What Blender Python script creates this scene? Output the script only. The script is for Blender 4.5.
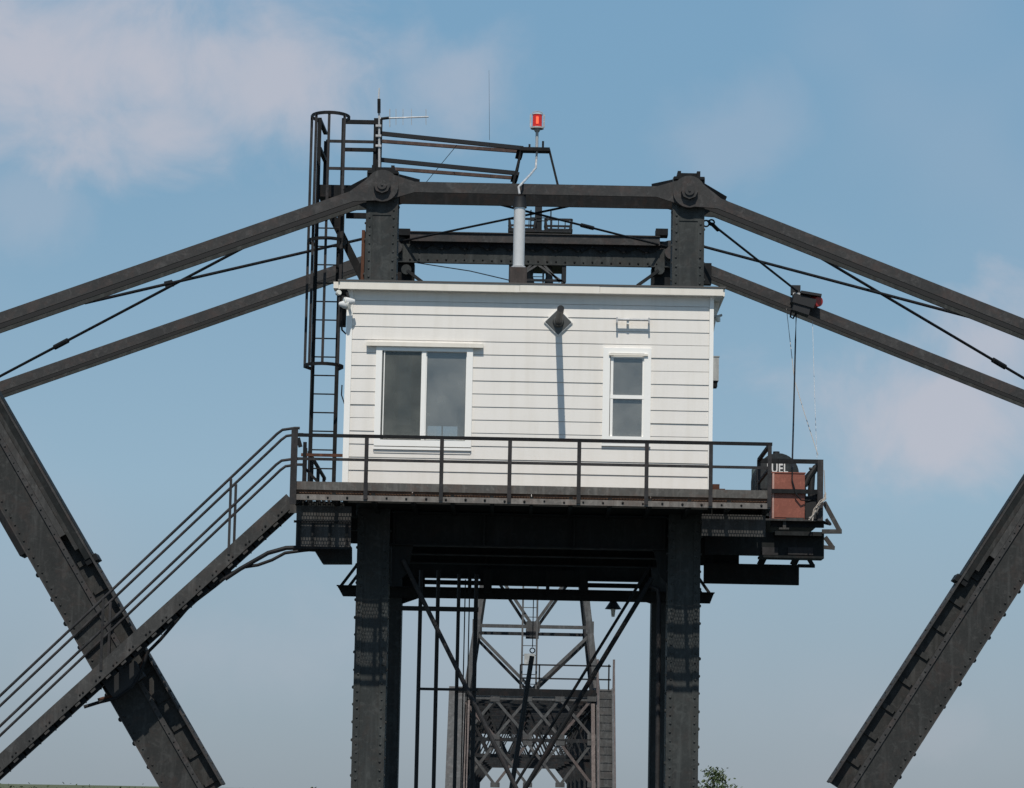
import bpy, math, random
from mathutils import Vector, Matrix
R = math.radians
random.seed(7)
for o in list(bpy.data.objects): bpy.data.objects.remove(o)
sc = bpy.context.scene
col = sc.collection

# ------------------------------------------------------------------ camera
F = 3000.0; CZ = 5.0
PITCH, ROLL, YAW = math.atan(398 / F), 0.0200, 0.003
fw = Vector((-math.sin(YAW) * math.cos(PITCH), math.cos(YAW) * math.cos(PITCH), math.sin(PITCH)))
rt0 = fw.cross(Vector((0, 0, 1))).normalized(); up0 = rt0.cross(fw)
rt = rt0 * math.cos(ROLL) + up0 * math.sin(ROLL)
up = up0 * math.cos(ROLL) - rt0 * math.sin(ROLL)
cd = bpy.data.cameras.new('camera'); cam = bpy.data.objects.new('camera', cd); col.objects.link(cam)
cd.sensor_width = 36; cd.lens = F * 36 / 1024; cd.clip_start = 0.5; cd.clip_end = 9000
M = Matrix((rt, up, -fw)).transposed().to_4x4(); M.translation = (0, 0, CZ)
cam.matrix_world = M
sc.camera = cam

def P(px, py, Y):
    """point of the place at distance Y that the survey measured at this sight line"""
    d = fw + rt * ((px - 512) / F) + up * ((394 - py) / F)
    return Vector((0, 0, CZ)) + d * (Y / d.y)

# ------------------------------------------------------------------ sky and sun
SUN_EL, SUN_AZ = 56, 183.5
SKY = 0.085
w = bpy.data.worlds.new('World'); sc.world = w; w.use_nodes = True
nt = w.node_tree; nt.nodes.clear()
def N(t, kind, **kw):
    n = t.nodes.new(kind)
    for k, v in kw.items(): setattr(n, k, v)
    return n
out = N(nt, 'ShaderNodeOutputWorld'); bg = N(nt, 'ShaderNodeBackground')
sky = N(nt, 'ShaderNodeTexSky', sky_type='NISHITA', sun_disc=False)
sky.sun_elevation = R(SUN_EL); sky.sun_rotation = R(SUN_AZ)
sky.altitude = 0; sky.air_density = 1.0; sky.dust_density = 0.3; sky.ozone_density = 1.0
bg.inputs['Strength'].default_value = SKY
geo = N(nt, 'ShaderNodeTexCoord')
def mathn(t, op, a, b=None, c=None):
    n = N(t, 'ShaderNodeMath', operation=op)
    for i, x in enumerate((a, b, c)):
        if x is None: continue
        if isinstance(x, (int, float)): n.inputs[i].default_value = x
        else: t.links.new(x, n.inputs[i])
    return n.outputs[0]
# thin summer clouds: soft noise veil over the whole sky plus the larger puffs
def noise(t, vec, scale, detail=5, rough=.55, dist=0):
    n = N(t, 'ShaderNodeTexNoise'); n.inputs['Scale'].default_value = scale
    n.inputs['Detail'].default_value = detail; n.inputs['Roughness'].default_value = rough
    n.inputs['Distortion'].default_value = dist
    if vec is not None: t.links.new(vec, n.inputs['Vector'])
    return n.outputs['Fac']
def ramp(t, fac, stops):
    r = N(t, 'ShaderNodeValToRGB'); cr = r.color_ramp
    while len(cr.elements) < len(stops): cr.elements.new(.5)
    for e, (p, c) in zip(cr.elements, stops):
        e.position = p; e.color = c if len(c) == 4 else (*c, 1)
    t.links.new(fac, r.inputs[0]); return r.outputs[0]
g = geo.outputs['Generated']
n1 = noise(nt, g, 21, 7, .57, .45)
n2 = noise(nt, g, 6, 3, .5)
def puff(px, py, rx, ry, amt):
    d = (P(px, py, 100) - Vector((0, 0, CZ))).normalized()
    s = N(nt, 'ShaderNodeVectorMath', operation='SUBTRACT'); nt.links.new(g, s.inputs[0]); s.inputs[1].default_value = d
    m = N(nt, 'ShaderNodeVectorMath', operation='MULTIPLY'); nt.links.new(s.outputs[0], m.inputs[0])
    m.inputs[1].default_value = (F / rx, 0, F / ry)
    ad = N(nt, 'ShaderNodeVectorMath', operation='LENGTH'); nt.links.new(m.outputs[0], ad.inputs[0])
    v = mathn(nt, 'SUBTRACT', 1.12, ad.outputs['Value'])
    v = mathn(nt, 'ADD', v, mathn(nt, 'MULTIPLY', mathn(nt, 'SUBTRACT', n1, .5), 2.3))
    # only on this side of the sky
    sp = N(nt, 'ShaderNodeSeparateXYZ'); nt.links.new(g, sp.inputs[0])
    v = mathn(nt, 'MULTIPLY', v, mathn(nt, 'GREATER_THAN', sp.outputs[1], 0))
    mr = N(nt, 'ShaderNodeMapRange', interpolation_type='SMOOTHSTEP'); nt.links.new(v, mr.inputs[0])
    mr.inputs[1].default_value = .05; mr.inputs[2].default_value = 1.1; mr.inputs[4].default_value = amt
    return mr.outputs[0]
tot = None
for a in ((80, 72, 270, 120, .80), (150, 130, 150, 70, .72), (265, 82, 140, 105, .74), (920, 410, 165, 90, .74), (1005, 340, 110, 70, .68),
          (465, 80, 100, 80, .42), (735, 135, 85, 70, .20), (190, 650, 240, 70, .16), (930, 730, 160, 50, .16), (20, 200, 90, 60, .25)):
    p = puff(*a); tot = p if tot is None else mathn(nt, 'MAXIMUM', tot, p)
veil = N(nt, 'ShaderNodeMapRange', interpolation_type='SMOOTHSTEP'); nt.links.new(n2, veil.inputs[0])
veil.inputs[1].default_value = .45; veil.inputs[2].default_value = .8; veil.inputs[4].default_value = .25
tot = mathn(nt, 'MAXIMUM', tot, veil.outputs[0])
# summer haze: the lower sky is a milky blue all the way round, thinning out towards the zenith
sep = N(nt, 'ShaderNodeSeparateXYZ'); nt.links.new(g, sep.inputs[0])
k_ = SKY
hazec = ramp(nt, sep.outputs[2], [(0, (.260, .325, .390)), (.035, (.278, .368, .456)), (.10, (.286, .432, .556)), (.20, (.206, .374, .530)), (.30, (.188, .364, .548))])
hz_ = N(nt, 'ShaderNodeVectorMath', operation='SCALE'); nt.links.new(hazec, hz_.inputs[0]); hz_.inputs['Scale'].default_value = 1 / k_
hf = N(nt, 'ShaderNodeMapRange'); nt.links.new(sep.outputs[2], hf.inputs[0])
hf.inputs[1].default_value = .25; hf.inputs[2].default_value = .7; hf.inputs[3].default_value = .9; hf.inputs[4].default_value = .25
hm = N(nt, 'ShaderNodeMix', data_type='RGBA'); nt.links.new(hf.outputs[0], hm.inputs[0]); nt.links.new(sky.outputs[0], hm.inputs[6]); nt.links.new(hz_.outputs[0], hm.inputs[7])
mx = N(nt, 'ShaderNodeMix', data_type='RGBA'); nt.links.new(tot, mx.inputs[0]); nt.links.new(hm.outputs[2], mx.inputs[6])
mx.inputs[7].default_value = (6.35, 6.25, 6.95, 1)
nt.links.new(mx.outputs[2], bg.inputs[0]); nt.links.new(bg.outputs[0], out.inputs[0])

sd = bpy.data.lights.new('sun', 'SUN'); sd.energy = 3.6; sd.angle = R(.53); sd.color = (1, .945, .86)
sun = bpy.data.objects.new('sun', sd); col.objects.link(sun)
tosun = Vector((math.sin(R(SUN_AZ)) * math.cos(R(SUN_EL)), math.cos(R(SUN_AZ)) * math.cos(R(SUN_EL)), math.sin(R(SUN_EL))))
sun.rotation_euler = tosun.to_track_quat('Z', 'Y').to_euler(); sun.location = tosun * 80
vs = sc.view_settings; vs.view_transform = 'Standard'; vs.look = 'None'; vs.exposure = 0; vs.gamma = 1; vs.use_curve_mapping = False
sc.render.resolution_x = 1024; sc.render.resolution_y = 788

# ------------------------------------------------------------------ materials
MAT = {}
def base_mat(name):
    m = bpy.data.materials.new(name); m.use_nodes = True; t = m.node_tree
    b = t.nodes['Principled BSDF']; MAT[name] = m
    return m, t, b
def objco(t, scale=(1, 1, 1)):
    c = N(t, 'ShaderNodeTexCoord'); mp = N(t, 'ShaderNodeMapping'); mp.inputs['Scale'].default_value = scale
    t.links.new(c.outputs['Object'], mp.inputs[0]); return mp.outputs[0]
def mixc(t, fac, a, b, mode='MIX'):
    n = N(t, 'ShaderNodeMix', data_type='RGBA', blend_type=mode)
    for i, x in ((0, fac), (6, a), (7, b)):
        if isinstance(x, (int, float)): n.inputs[i].default_value = x
        elif isinstance(x, tuple): n.inputs[i].default_value = (*x, 1)
        else: t.links.new(x, n.inputs[i])
    return n.outputs[2]
def bump(t, b, h, strength=.3, dist=.01):
    n = N(t, 'ShaderNodeBump'); n.inputs['Strength'].default_value = strength; n.inputs['Distance'].default_value = dist
    t.links.new(h, n.inputs['Height']); t.links.new(n.outputs[0], b.inputs['Normal'])
def steel(name, c0, c1, rust=.3, rustcol=(.085, .038, .024), rough=.62, streak=True, mottle=.55):
    m, t, b = base_mat(name)
    v = objco(t); big = noise(t, v, 1.7, 6, .65, .4); fine = noise(t, v, 22, 4, .6)
    sv = objco(t, (9, 9, .9)); st = noise(t, sv, 1.0, 4, .6)
    c = mixc(t, ramp(t, big, [(.3, (0, 0, 0)), (.7, (1, 1, 1))]), c0, c1)
    c = mixc(t, mathn(t, 'MULTIPLY', fine, mottle), c, tuple(x * .45 for x in c0))
    c = mixc(t, mathn(t, 'MULTIPLY', ramp(t, noise(t, v, 7.3, 5, .7, .8), [(.52, (0, 0, 0)), (.66, (1, 1, 1))]), .38), c, tuple(x * 1.55 for x in c1))
    rm = mathn(t, 'MULTIPLY', ramp(t, noise(t, v, 3.1, 8, .7, .6), [(.50, (0, 0, 0)), (.68, (1, 1, 1))]), rust)
    c = mixc(t, rm, c, rustcol)
    if streak:
        c = mixc(t, mathn(t, 'MULTIPLY', ramp(t, st, [(.5, (0, 0, 0)), (.72, (1, 1, 1))]), .45), c, tuple(x * 1.5 for x in c1))
    t.links.new(c, b.inputs['Base Color'])
    t.links.new(ramp(t, big, [(.2, (rough - .12,) * 3), (.8, (rough + .15,) * 3)]), b.inputs['Roughness'])
    b.inputs['Specular IOR Level'].default_value = .14 if max(c1) < .2 else .4
    bump(t, b, fine, .25, .006)
    return m
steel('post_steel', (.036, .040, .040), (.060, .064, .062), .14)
steel('chord_steel', (.048, .048, .048), (.078, .075, .073), .55, (.085, .060, .053), streak=False, mottle=.7)
steel('web_steel', (.034, .035, .034), (.055, .055, .053), .45, (.064, .045, .039), mottle=.7)
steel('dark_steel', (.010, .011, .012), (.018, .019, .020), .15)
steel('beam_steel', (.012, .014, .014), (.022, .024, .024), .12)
steel('rail_steel', (.026, .026, .027), (.050, .048, .049), .35, (.080, .058, .053))
steel('plate_steel', (.046, .046, .045), (.078, .076, .073), .4, (.085, .060, .050))
steel('toe_plate', (.085, .080, .074), (.145, .137, .126), .6, (.12, .075, .058))
steel('worn_plate', (.13, .118, .106), (.22, .20, .18), .6, (.12, .075, .055))
steel('flue_rust', (.050, .043, .040), (.080, .066, .060), .5, (.085, .050, .038))
steel('rust_steel', (.085, .040, .027), (.13, .060, .038), .6, (.055, .022, .015))
steel('deck_steel', (.12, .070, .050), (.19, .115, .080), .5, (.09, .045, .03))
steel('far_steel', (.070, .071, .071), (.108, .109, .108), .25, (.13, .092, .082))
steel('far_dark', (.018, .020, .022), (.034, .036, .038), .25)  # shade beneath the top laterals is painted into this tone
steel('pink_steel', (.110, .092, .088), (.150, .126, .118), .35, (.14, .090, .082))
steel('cable_black', (.012, .013, .014), (.022, .022, .024), .05, rough=.5)
steel('galvanized', (.42, .43, .44), (.58, .58, .58), .12, (.30, .24, .19), .42)
steel('cabinet_red', (.235, .078, .052), (.285, .098, .066), .25, (.20, .062, .044), .5, streak=False, mottle=.25)
steel('tank_paint', (.024, .030, .033), (.042, .050, .053), .15)
steel('tank_green', (.11, .16, .165), (.15, .20, .20), .2)
steel('grey_box', (.36, .37, .36), (.46, .46, .44), .15)
steel('concrete', (.26, .25, .23), (.36, .35, .32), .3, (.2, .18, .15), .9)

def white(name, c, dirt=.25, rough=.5):
    m, t, b = base_mat(name)
    v = objco(t); s = noise(t, objco(t, (5, 5, .35)), 1.3, 5, .6); f = noise(t, v, 9, 5, .6)
    k = mixc(t, mathn(t, 'MULTIPLY', ramp(t, s, [(.45, (0, 0, 0)), (.75, (1, 1, 1))]), dirt), c, tuple(a * d for a, d in zip(c, (.80, .77, .71))))
    k = mixc(t, mathn(t, 'MULTIPLY', f, .10), k, tuple(a * .7 for a in c))
    t.links.new(k, b.inputs['Base Color']); b.inputs['Roughness'].default_value = rough
    bump(t, b, noise(t, objco(t, (2, 2, 30)), 4, 3), .06, .004)
white('siding_white', (.79, .752, .700), .34)
white('trim_white', (.92, .90, .855), .08, .4)
white('fascia_white', (.80, .75, .665), .4, .45)
white('inner_wall', (.50, .48, .44), .1, .8)
white('curtain', (.42, .41, .37), .3, .9)
white('rope_white', (.40, .36, .32), .4, .9)
def plain(name, c, rough=.5, metal=0, **kw):
    m, t, b = base_mat(name)
    v = objco(t); k = mixc(t, mathn(t, 'MULTIPLY', noise(t, v, 14, 5, .6), .5), c, tuple(a * .6 for a in c))
    t.links.new(k, b.inputs['Base Color']); b.inputs['Roughness'].default_value = rough; b.inputs['Metallic'].default_value = metal
    return m, t, b
plain('aluminium', (.74, .73, .71), .34, .2)
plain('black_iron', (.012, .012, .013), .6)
plain('roof_felt', (.10, .095, .09), .9)
plain('flashing', (.10, .10, .095), .45, .3)
plain('lamp_glass', (.75, .74, .66), .25)
plain('paint_white', (.74, .74, .72), .6)
plain('floor_board', (.16, .13, .10), .8)
m, t, b = plain('beacon_red', (.55, .02, .012), .2); b.inputs['Emission Color'].default_value = (1, .035, .012, 1); b.inputs['Emission Strength'].default_value = .14
m, t, b = plain('beacon_core', (.9, .1, .05), .3); b.inputs['Emission Color'].default_value = (1, .16, .06, 1); b.inputs['Emission Strength'].default_value = .8
plain('lens_red', (.42, .035, .030), .25)
m, t, b = base_mat('window_glass')
t.nodes.remove(b); o_ = t.nodes['Material Output']
tr = N(t, 'ShaderNodeBsdfTransparent'); tr.inputs[0].default_value = (.80, .83, .83, 1)
gl = N(t, 'ShaderNodeBsdfGlossy'); gl.inputs['Roughness'].default_value = .03; gl.inputs[0].default_value = (.9, .92, .95, 1)
fr = N(t, 'ShaderNodeFresnel'); fr.inputs[0].default_value = 2.0
df = N(t, 'ShaderNodeBsdfDiffuse'); df.inputs[0].default_value = (.36, .36, .33, 1)
s2 = N(t, 'ShaderNodeMixShader'); t.links.new(mathn(t, 'MULTIPLY', noise(t, objco(t), 1.5, 3), .80), s2.inputs[0]); t.links.new(tr.outputs[0], s2.inputs[1]); t.links.new(df.outputs[0], s2.inputs[2])
s1 = N(t, 'ShaderNodeMixShader'); t.links.new(fr.outputs[0], s1.inputs[0]); t.links.new(s2.outputs[0], s1.inputs[1]); t.links.new(gl.outputs[0], s1.inputs[2])
t.links.new(s1.outputs[0], o_.inputs[0])
m = MAT['window_glass'].copy(); m.name = 'screened_glass'; MAT['screened_glass'] = m
for n_ in m.node_tree.nodes:
    if n_.type == 'FRESNEL': n_.inputs[0].default_value = 1.45
    if n_.type == 'BSDF_DIFFUSE': n_.inputs[0].default_value = (.21, .215, .19, 1)
m, t, b = base_mat('water_river')
b.inputs['Base Color'].default_value = (.022, .030, .024, 1); b.inputs['Roughness'].default_value = .12
bump(t, b, noise(t, objco(t, (.6, .9, 1)), 1.2, 4, .6), .35, .12)
m, t, b = base_mat('bank_grass'); v = objco(t)
t.links.new(mixc(t, noise(t, v, .35, 6, .65), (.045, .070, .022), (.11, .105, .05)), b.inputs['Base Color']); b.inputs['Roughness'].default_value = .95
m, t, b = base_mat('leaf'); v = objco(t)
t.links.new(mixc(t, noise(t, v, 1.4, 3), (.035, .060, .020), (.095, .12, .045)), b.inputs['Base Color']); b.inputs['Roughness'].default_value = .6
m, t, b = base_mat('bark'); t.links.new(mixc(t, noise(t, objco(t), 8, 4), (.05, .04, .03), (.12, .10, .08)), b.inputs['Base Color'])

# ------------------------------------------------------------------ mesh helpers
class MB:
    def __init__(s): s.v = []; s.f = []
    def add(s, vs, fs):
        k = len(s.v); s.v += [tuple(p) for p in vs]; s.f += [tuple(i + k for i in f) for f in fs]; return s
    def hexa(s, c, a, b, d):
        c, a, b, d = map(Vector, (c, a, b, d))
        vs = [c + a * i + b * j + d * k for k in (-1, 1) for j in (-1, 1) for i in (-1, 1)]
        fs = [(0, 2, 3, 1), (4, 5, 7, 6), (0, 1, 5, 4), (2, 6, 7, 3), (0, 4, 6, 2), (1, 3, 7, 5)]
        return s.add(vs, fs)
    def box(s, x0, x1, y0, y1, z0, z1):
        return s.hexa(((x0 + x1) / 2, (y0 + y1) / 2, (z0 + z1) / 2), ((x1 - x0) / 2, 0, 0), (0, (y1 - y0) / 2, 0), (0, 0, (z1 - z0) / 2))
    def bar(s, p0, p1, wd, dp, upv=(0, 1, 0)):
        """rectangular bar; dp measured along upv, wd across"""
        p0, p1 = Vector(p0), Vector(p1); d = p1 - p0; u = Vector(upv); u = (u - d * (u.dot(d) / d.length_squared)).normalized()
        q = d.normalized().cross(u)
        return s.hexa((p0 + p1) / 2, d / 2, q * wd / 2, u * dp / 2)
    def angle(s, p0, p1, leg=.07, th=.01, a=(0, 1, 0), b=(0, 0, 1)):
        """L section: one leg along a, one along b"""
        a, b = Vector(a), Vector(b)
        s.bar(Vector(p0) + a * leg / 2, Vector(p1) + a * leg / 2, th, leg, a)
        s.bar(Vector(p0) + b * (leg / 2 + th / 2) , Vector(p1) + b * (leg / 2 + th / 2), th, leg, b)
        return s
    def tube(s, pts, r, n=8, r1=None, cap=True):
        pts = [Vector(p) for p in pts]; k = len(s.v); L = len(pts); pu = None
        for i, p in enumerate(pts):
            d = (pts[min(i + 1, L - 1)] - pts[max(i - 1, 0)]).normalized()
            if pu is None:
                pu = Vector((0, 0, 1)) if abs(d.z) < .9 else Vector((0, 1, 0))
            pu = (pu - d * pu.dot(d)).normalized(); q = d.cross(pu)
            rr = r if r1 is None else r + (r1 - r) * i / (L - 1)
            for j in range(n):
                a = 2 * math.pi * j / n; s.v.append(tuple(p + (pu * math.cos(a) + q * math.sin(a)) * rr))
        for i in range(L - 1):
            for j in range(n):
                a, b_ = k + i * n + j, k + i * n + (j + 1) % n
                s.f.append((a, b_, b_ + n, a + n))
        if cap:
            s.f.append(tuple(k + j for j in reversed(range(n)))); s.f.append(tuple(k + (L - 1) * n + j for j in range(n)))
        return s
    def cyl(s, p0, p1, r0, r1=None, n=16): return s.tube([p0, p1], r0, n, r0 if r1 is None else r1)
    def prism(s, pts, y0, y1):
        n = len(pts); vs = [(x, y0, z) for x, z in pts] + [(x, y1, z) for x, z in pts]
        return s.add(vs, [tuple(range(n)), tuple(range(2 * n - 1, n - 1, -1))] + [(i, (i + n), (i + 1) % n + n, (i + 1) % n) for i in range(n)])
    def rivet(s, p, nrm, r=.021):
        if random.random() < .03: return s
        r *= random.uniform(.82, 1.12); p = Vector(p) + Vector((random.uniform(-.006, .006), 0, random.uniform(-.009, .009)))
        p, nrm = Vector(p), Vector(nrm); u = Vector((0, 0, 1)) if abs(nrm.z) < .8 else Vector((1, 0, 0))
        u = (u - nrm * u.dot(nrm)).normalized(); q = nrm.cross(u); vs = []
        for rr, h in ((r, -.002), (r * .85, r * .5), (r * .4, r * .85)):
            for j in range(6):
                a = math.pi * j / 3; vs.append(p + (u * math.cos(a) + q * math.sin(a)) * rr + nrm * h)
        fs = [(i * 6 + j, i * 6 + (j + 1) % 6, i * 6 + 6 + (j + 1) % 6, i * 6 + 6 + j) for i in (0, 1) for j in range(6)] + [tuple(range(12, 18))]
        return s.add(vs, fs)
    def mesh(s, name, mat, smooth=False):
        me = bpy.data.meshes.new(name); me.from_pydata(s.v, [], s.f)
        me.materials.append(MAT[mat]); me.validate(); me.update()
        import bmesh as _b
        bm = _b.new(); bm.from_mesh(me); _b.ops.recalc_face_normals(bm, faces=bm.faces); bm.to_mesh(me); bm.free()
        if smooth:
            for p in me.polygons: p.use_smooth = True
            me.set_sharp_from_angle(angle=R(38))
        return me
    def build(s, name, mat, parent=None, smooth=False):
        o = bpy.data.objects.new(name, s.mesh(name, mat, smooth)); col.objects.link(o); par(o, parent); return o
def root_of(o):
    while o.parent: o = o.parent
    return o
BASE = {}
def par(o, parent):
    if parent is None: return
    o.parent = parent
    # parts keep their own world coordinates: undo the translation of the thing they belong to
    r = root_of(parent)
    if parent is r: o.matrix_parent_inverse = Matrix.Translation(-Vector(r.location))
def thing(name, label, cat, loc=(0, 0, 0), group=None):
    o = bpy.data.objects.new(name, None); col.objects.link(o); o.location = loc; o.empty_display_size = .2
    return tag(o, label, cat, group)
def tag(o, label, cat, group=None):
    o['label'] = label; o['category'] = cat
    if group: o['group'] = group
    return o
def kind(o, k): o['kind'] = k; return o
def inst(name, me, loc, parent, rotz=0):
    """a part that shares mesh data, placed by its own location (world)"""
    o = bpy.data.objects.new(name, me); col.objects.link(o); o.location = loc; o.rotation_euler = (0, 0, rotz)
    par(o, parent); return o
def lerp(a, b, t): return Vector(a) + (Vector(b) - Vector(a)) * t
def arc(c, r, a0, a1, n, ax=(1, 0, 0), ay=(0, 0, 1)):
    c, ax, ay = Vector(c), Vector(ax), Vector(ay)
    return [c + ax * r * math.cos(a0 + (a1 - a0) * i / n) + ay * r * math.sin(a0 + (a1 - a0) * i / n) for i in range(n + 1)]
def catenary(a, b, sag, n=14):
    return [lerp(a, b, i / n) - Vector((0, 0, sag * 4 * (i / n) * (1 - i / n))) for i in range(n + 1)]

# ------------------------------------------------------------------ main planes of the place
E, W, T, FT = 50.0, 50.9, 52.0, 58.2      # platform edge, house wall, near truss, far truss
XPL, XPR = P(381.2, 240, T).x, P(688.3, 240, T).x          # post centres
PW = .56
ZTOP = (P(381, 172, T).z + P(688, 177, T).z) / 2
ZPIN = (P(381, 187.5, T).z + P(688, 192.5, T).z) / 2
ZDECK = P(530, 493.5, E).z
ZGB = P(530, 548, 52.3).z                                  # underside of the floor girders
XEL, XER = P(293, 495, E).x, P(770, 498, E).x
ZB = 3.9                                                    # top of bridge floor

# ------------------------------------------------------------------ river, banks
wt = kind(MB().add([(-4000, -60, 0), (4000, -60, 0), (4000, 6000, 0), (-4000, 6000, 0)], [(0, 1, 2, 3)]).build('river_water', 'water_river'), 'structure')
bk = MB(); nx_ = 60
for i in range(nx_ + 1):
    x = -700 + 1400 * i / nx_; e = 142 + 5 * math.sin(i * 1.3) + 4 * math.sin(i * .37)
    bk.v += [(x, e, -.6), (x, e + 5, 1.0 + .3 * math.sin(i * 2.1)), (x, e + 40, 2.0), (x, 5200, 2.4)]
for i in range(nx_):
    for j in range(3): bk.f.append((i * 4 + j, i * 4 + 4 + j, i * 4 + 5 + j, i * 4 + 1 + j))
kind(bk.build('river_bank_ground', 'bank_grass'), 'structure')

# ------------------------------------------------------------------ the swing span
bridge = thing('swing_bridge', 'dark riveted steel swing bridge span carrying the white control house', 'bridge', (0, 56, 0))
def post(x, y, dark=False):
    m = 'post_steel'
    mb = MB(); h = PW / 2; zt = ZTOP; z0 = ZB - 1.2
    mb.box(x - h + .03, x + h - .03, y + .012, y + .052, z0, zt)            # front cover plate
    mb.box(x - h + .03, x + h - .03, y + .56, y + .60, z0, zt)
    mb.box(x - h, x - h + .03, y, y + .6, z0, zt); mb.box(x + h - .03, x + h, y, y + .6, z0, zt)
    for s in (-1, 1):                                                       # corner angles
        a, b_ = sorted((x + s * (h - .03), x + s * (h - .115)))
        mb.box(a, b_, y - .004, y + .012, z0, zt - .02)
    o = mb.build('post', m, bridge)
    if not dark:
        rv = MB(); z = z0 + .05; k = 0
        while z < zt - .1:
            for s in (-1, 1):
                rv.rivet((x + s * (h - .07), y - .003, z), (0, -1, 0), .023)
                if k % 2 == 0:
                    rv.rivet((x + s * h, y + .08, z + .07), (s, 0, 0), .030)
            z += .151; k += 1
        for s in (-.14, -.05, .05, .14): rv.rivet((x + s, y + .012, ZPIN - .43), (0, -1, 0))
        kind(rv.build('rivets', m, o), 'stuff')
        mb = MB(); mb.box(x - .2, x + .2, y - .002, y + .011, ZPIN - .50, ZPIN - .36); mb.build('splice_plate', m, o)
    return o
for x in (XPL, XPR):
    post(x, T)
    post(x, FT, True)
    # lower, wider foot gussets of the near post
    c = MB()
    c.box(x - .2, x - .14, T + .02, T + .5, ZTOP - .01, ZTOP + .12); c.box(x + .14, x + .2, T + .02, T + .5, ZTOP - .01, ZTOP + .12)
    c.box(x - .22, x + .22, T, T + .55, ZTOP, ZTOP + .015); c.box(x - .14, x + .14, T + .10, T + .13, ZTOP + .015, ZTOP + .10)
    c.box(x - .27, x + .27, T - .09, T + .62, ZTOP - .05, ZTOP - .001)
    c.build('post_cap', 'dark_steel', bridge)

def eyebar(p0, p1, y, hh=.094, rr=.285, th=.05, mat='chord_steel', ends=(1, 1)):
    """flat bar with round heads in the plane y"""
    a, b_ = Vector((p0[0], 0, p0[1])), Vector((p1[0], 0, p1[1])); d = (b_ - a).normalized(); q = Vector((-d.z, 0, d.x)); L = (b_ - a).length
    if q.z < 0: q = -q
    prof = []
    for k in range(13):
        u = k / 12 * L
        w_ = hh
    n = 16; pts = []
    def head(c, s):   # half-circle bulging away from the bar, then necking into it
        o = []
        a0 = math.acos(.62)
        for i in range(n + 1):
            an = math.pi - (math.pi - 0) * 0
            t_ = -math.pi + 2 * math.pi * i / n
        return o
    ang0 = R(48)
    # upper side from head A to head B
    for i in range(n + 1):
        an = -math.pi + ang0 + (2 * math.pi - 2 * ang0) * i / n
    def circ(c, sgn, lo, hi, m):
        return [c + (d * (sgn * math.cos(t0)) + q * math.sin(t0)) * rr for t0 in [lo + (hi - lo) * i / m for i in range(m + 1)]]
    # head A: circle swept from the lower neck round the outside to the upper neck (angle measured from -d)
    A = circ(a, -1, -(math.pi - ang0), (math.pi - ang0), 18)
    B = circ(b_, 1, (math.pi - ang0), -(math.pi - ang0), 18)
    neck = rr * 2.0
    pts = A + [a + d * neck + q * hh] + [b_ - d * neck + q * hh] + B + [b_ - d * neck - q * hh] + [a + d * neck - q * hh]
    return MB().prism([(p.x, p.z) for p in pts], y, y + th)
pinL, pinR = (XPL, ZPIN), (XPR, ZPIN)
def XZ(px, py, Y): p = P(px, py, Y); return (p.x, p.z)
outL = XZ(-170, 378.2, T); outR = XZ(1190, 391.5, T)
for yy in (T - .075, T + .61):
    mt = 'chord_steel' if yy < T + .1 else 'post_steel'  # rear bars darker: the front bar's shade put into their colour
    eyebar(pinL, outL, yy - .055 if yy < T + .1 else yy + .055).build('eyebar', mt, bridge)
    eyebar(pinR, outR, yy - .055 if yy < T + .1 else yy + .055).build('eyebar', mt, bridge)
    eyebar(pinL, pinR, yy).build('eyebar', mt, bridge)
eyebar((XPL, ZPIN - .10), (XPR, ZPIN - .10), T + .35, .12, .16).build('eyebar', 'dark_steel', bridge)  # dark mid bar, shade below the front bar put into its colour
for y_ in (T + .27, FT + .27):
    eyebar(pinL, outL, y_, .098, .2).build('eyebar', 'black_iron', bridge); eyebar(pinR, outR, y_, .098, .2).build('eyebar', 'black_iron', bridge)  # black mid bars paint the shaded gap between front and rear bars
# far truss: inclined bars to the same pins
fz = (P(399, 270, FT).z + P(664, 273, FT).z) / 2
for yy in (FT - .09, FT + .64):
    mt = 'chord_steel' if yy < FT + .1 else 'post_steel'  # rear bars again carry painted shade through a darker steel
    eyebar((XPL, ZPIN), outL, yy, .098).build('eyebar', mt, bridge)
    eyebar((XPR, ZPIN), outR, yy, .098).build('eyebar', mt, bridge)
mb = MB(); a = P(705, 275, FT); mb.box(a.x - .3, a.x + .12, FT - .12, FT + .1, a.z - .20, a.z + .22); mb.build('collar_plate', 'dark_steel', bridge)
for (x, z) in (pinL, pinR):
    mb = MB(); mb.cyl((x, T - .235, z), (x, T + .78, z), .085, n=20); mb.tube([(x, T - .21, z), (x, T - .14, z)], .148, 8)
    mb.cyl((x, T - .25, z), (x, T - .235, z), .022, n=8)
    mb.build('pin', 'chord_steel', bridge, True)
    mb = MB(); mb.cyl((x, FT - .3, z), (x, FT + .8, z), .13, n=12); mb.build('pin', 'chord_steel', bridge, True)
for (x, z) in (outL, outR):
    for y in (T, FT):
        mb = MB(); mb.cyl((x, y - .3, z), (x, y + .8, z), .13, n=12); mb.build('pin', 'chord_steel', bridge, True)

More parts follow.
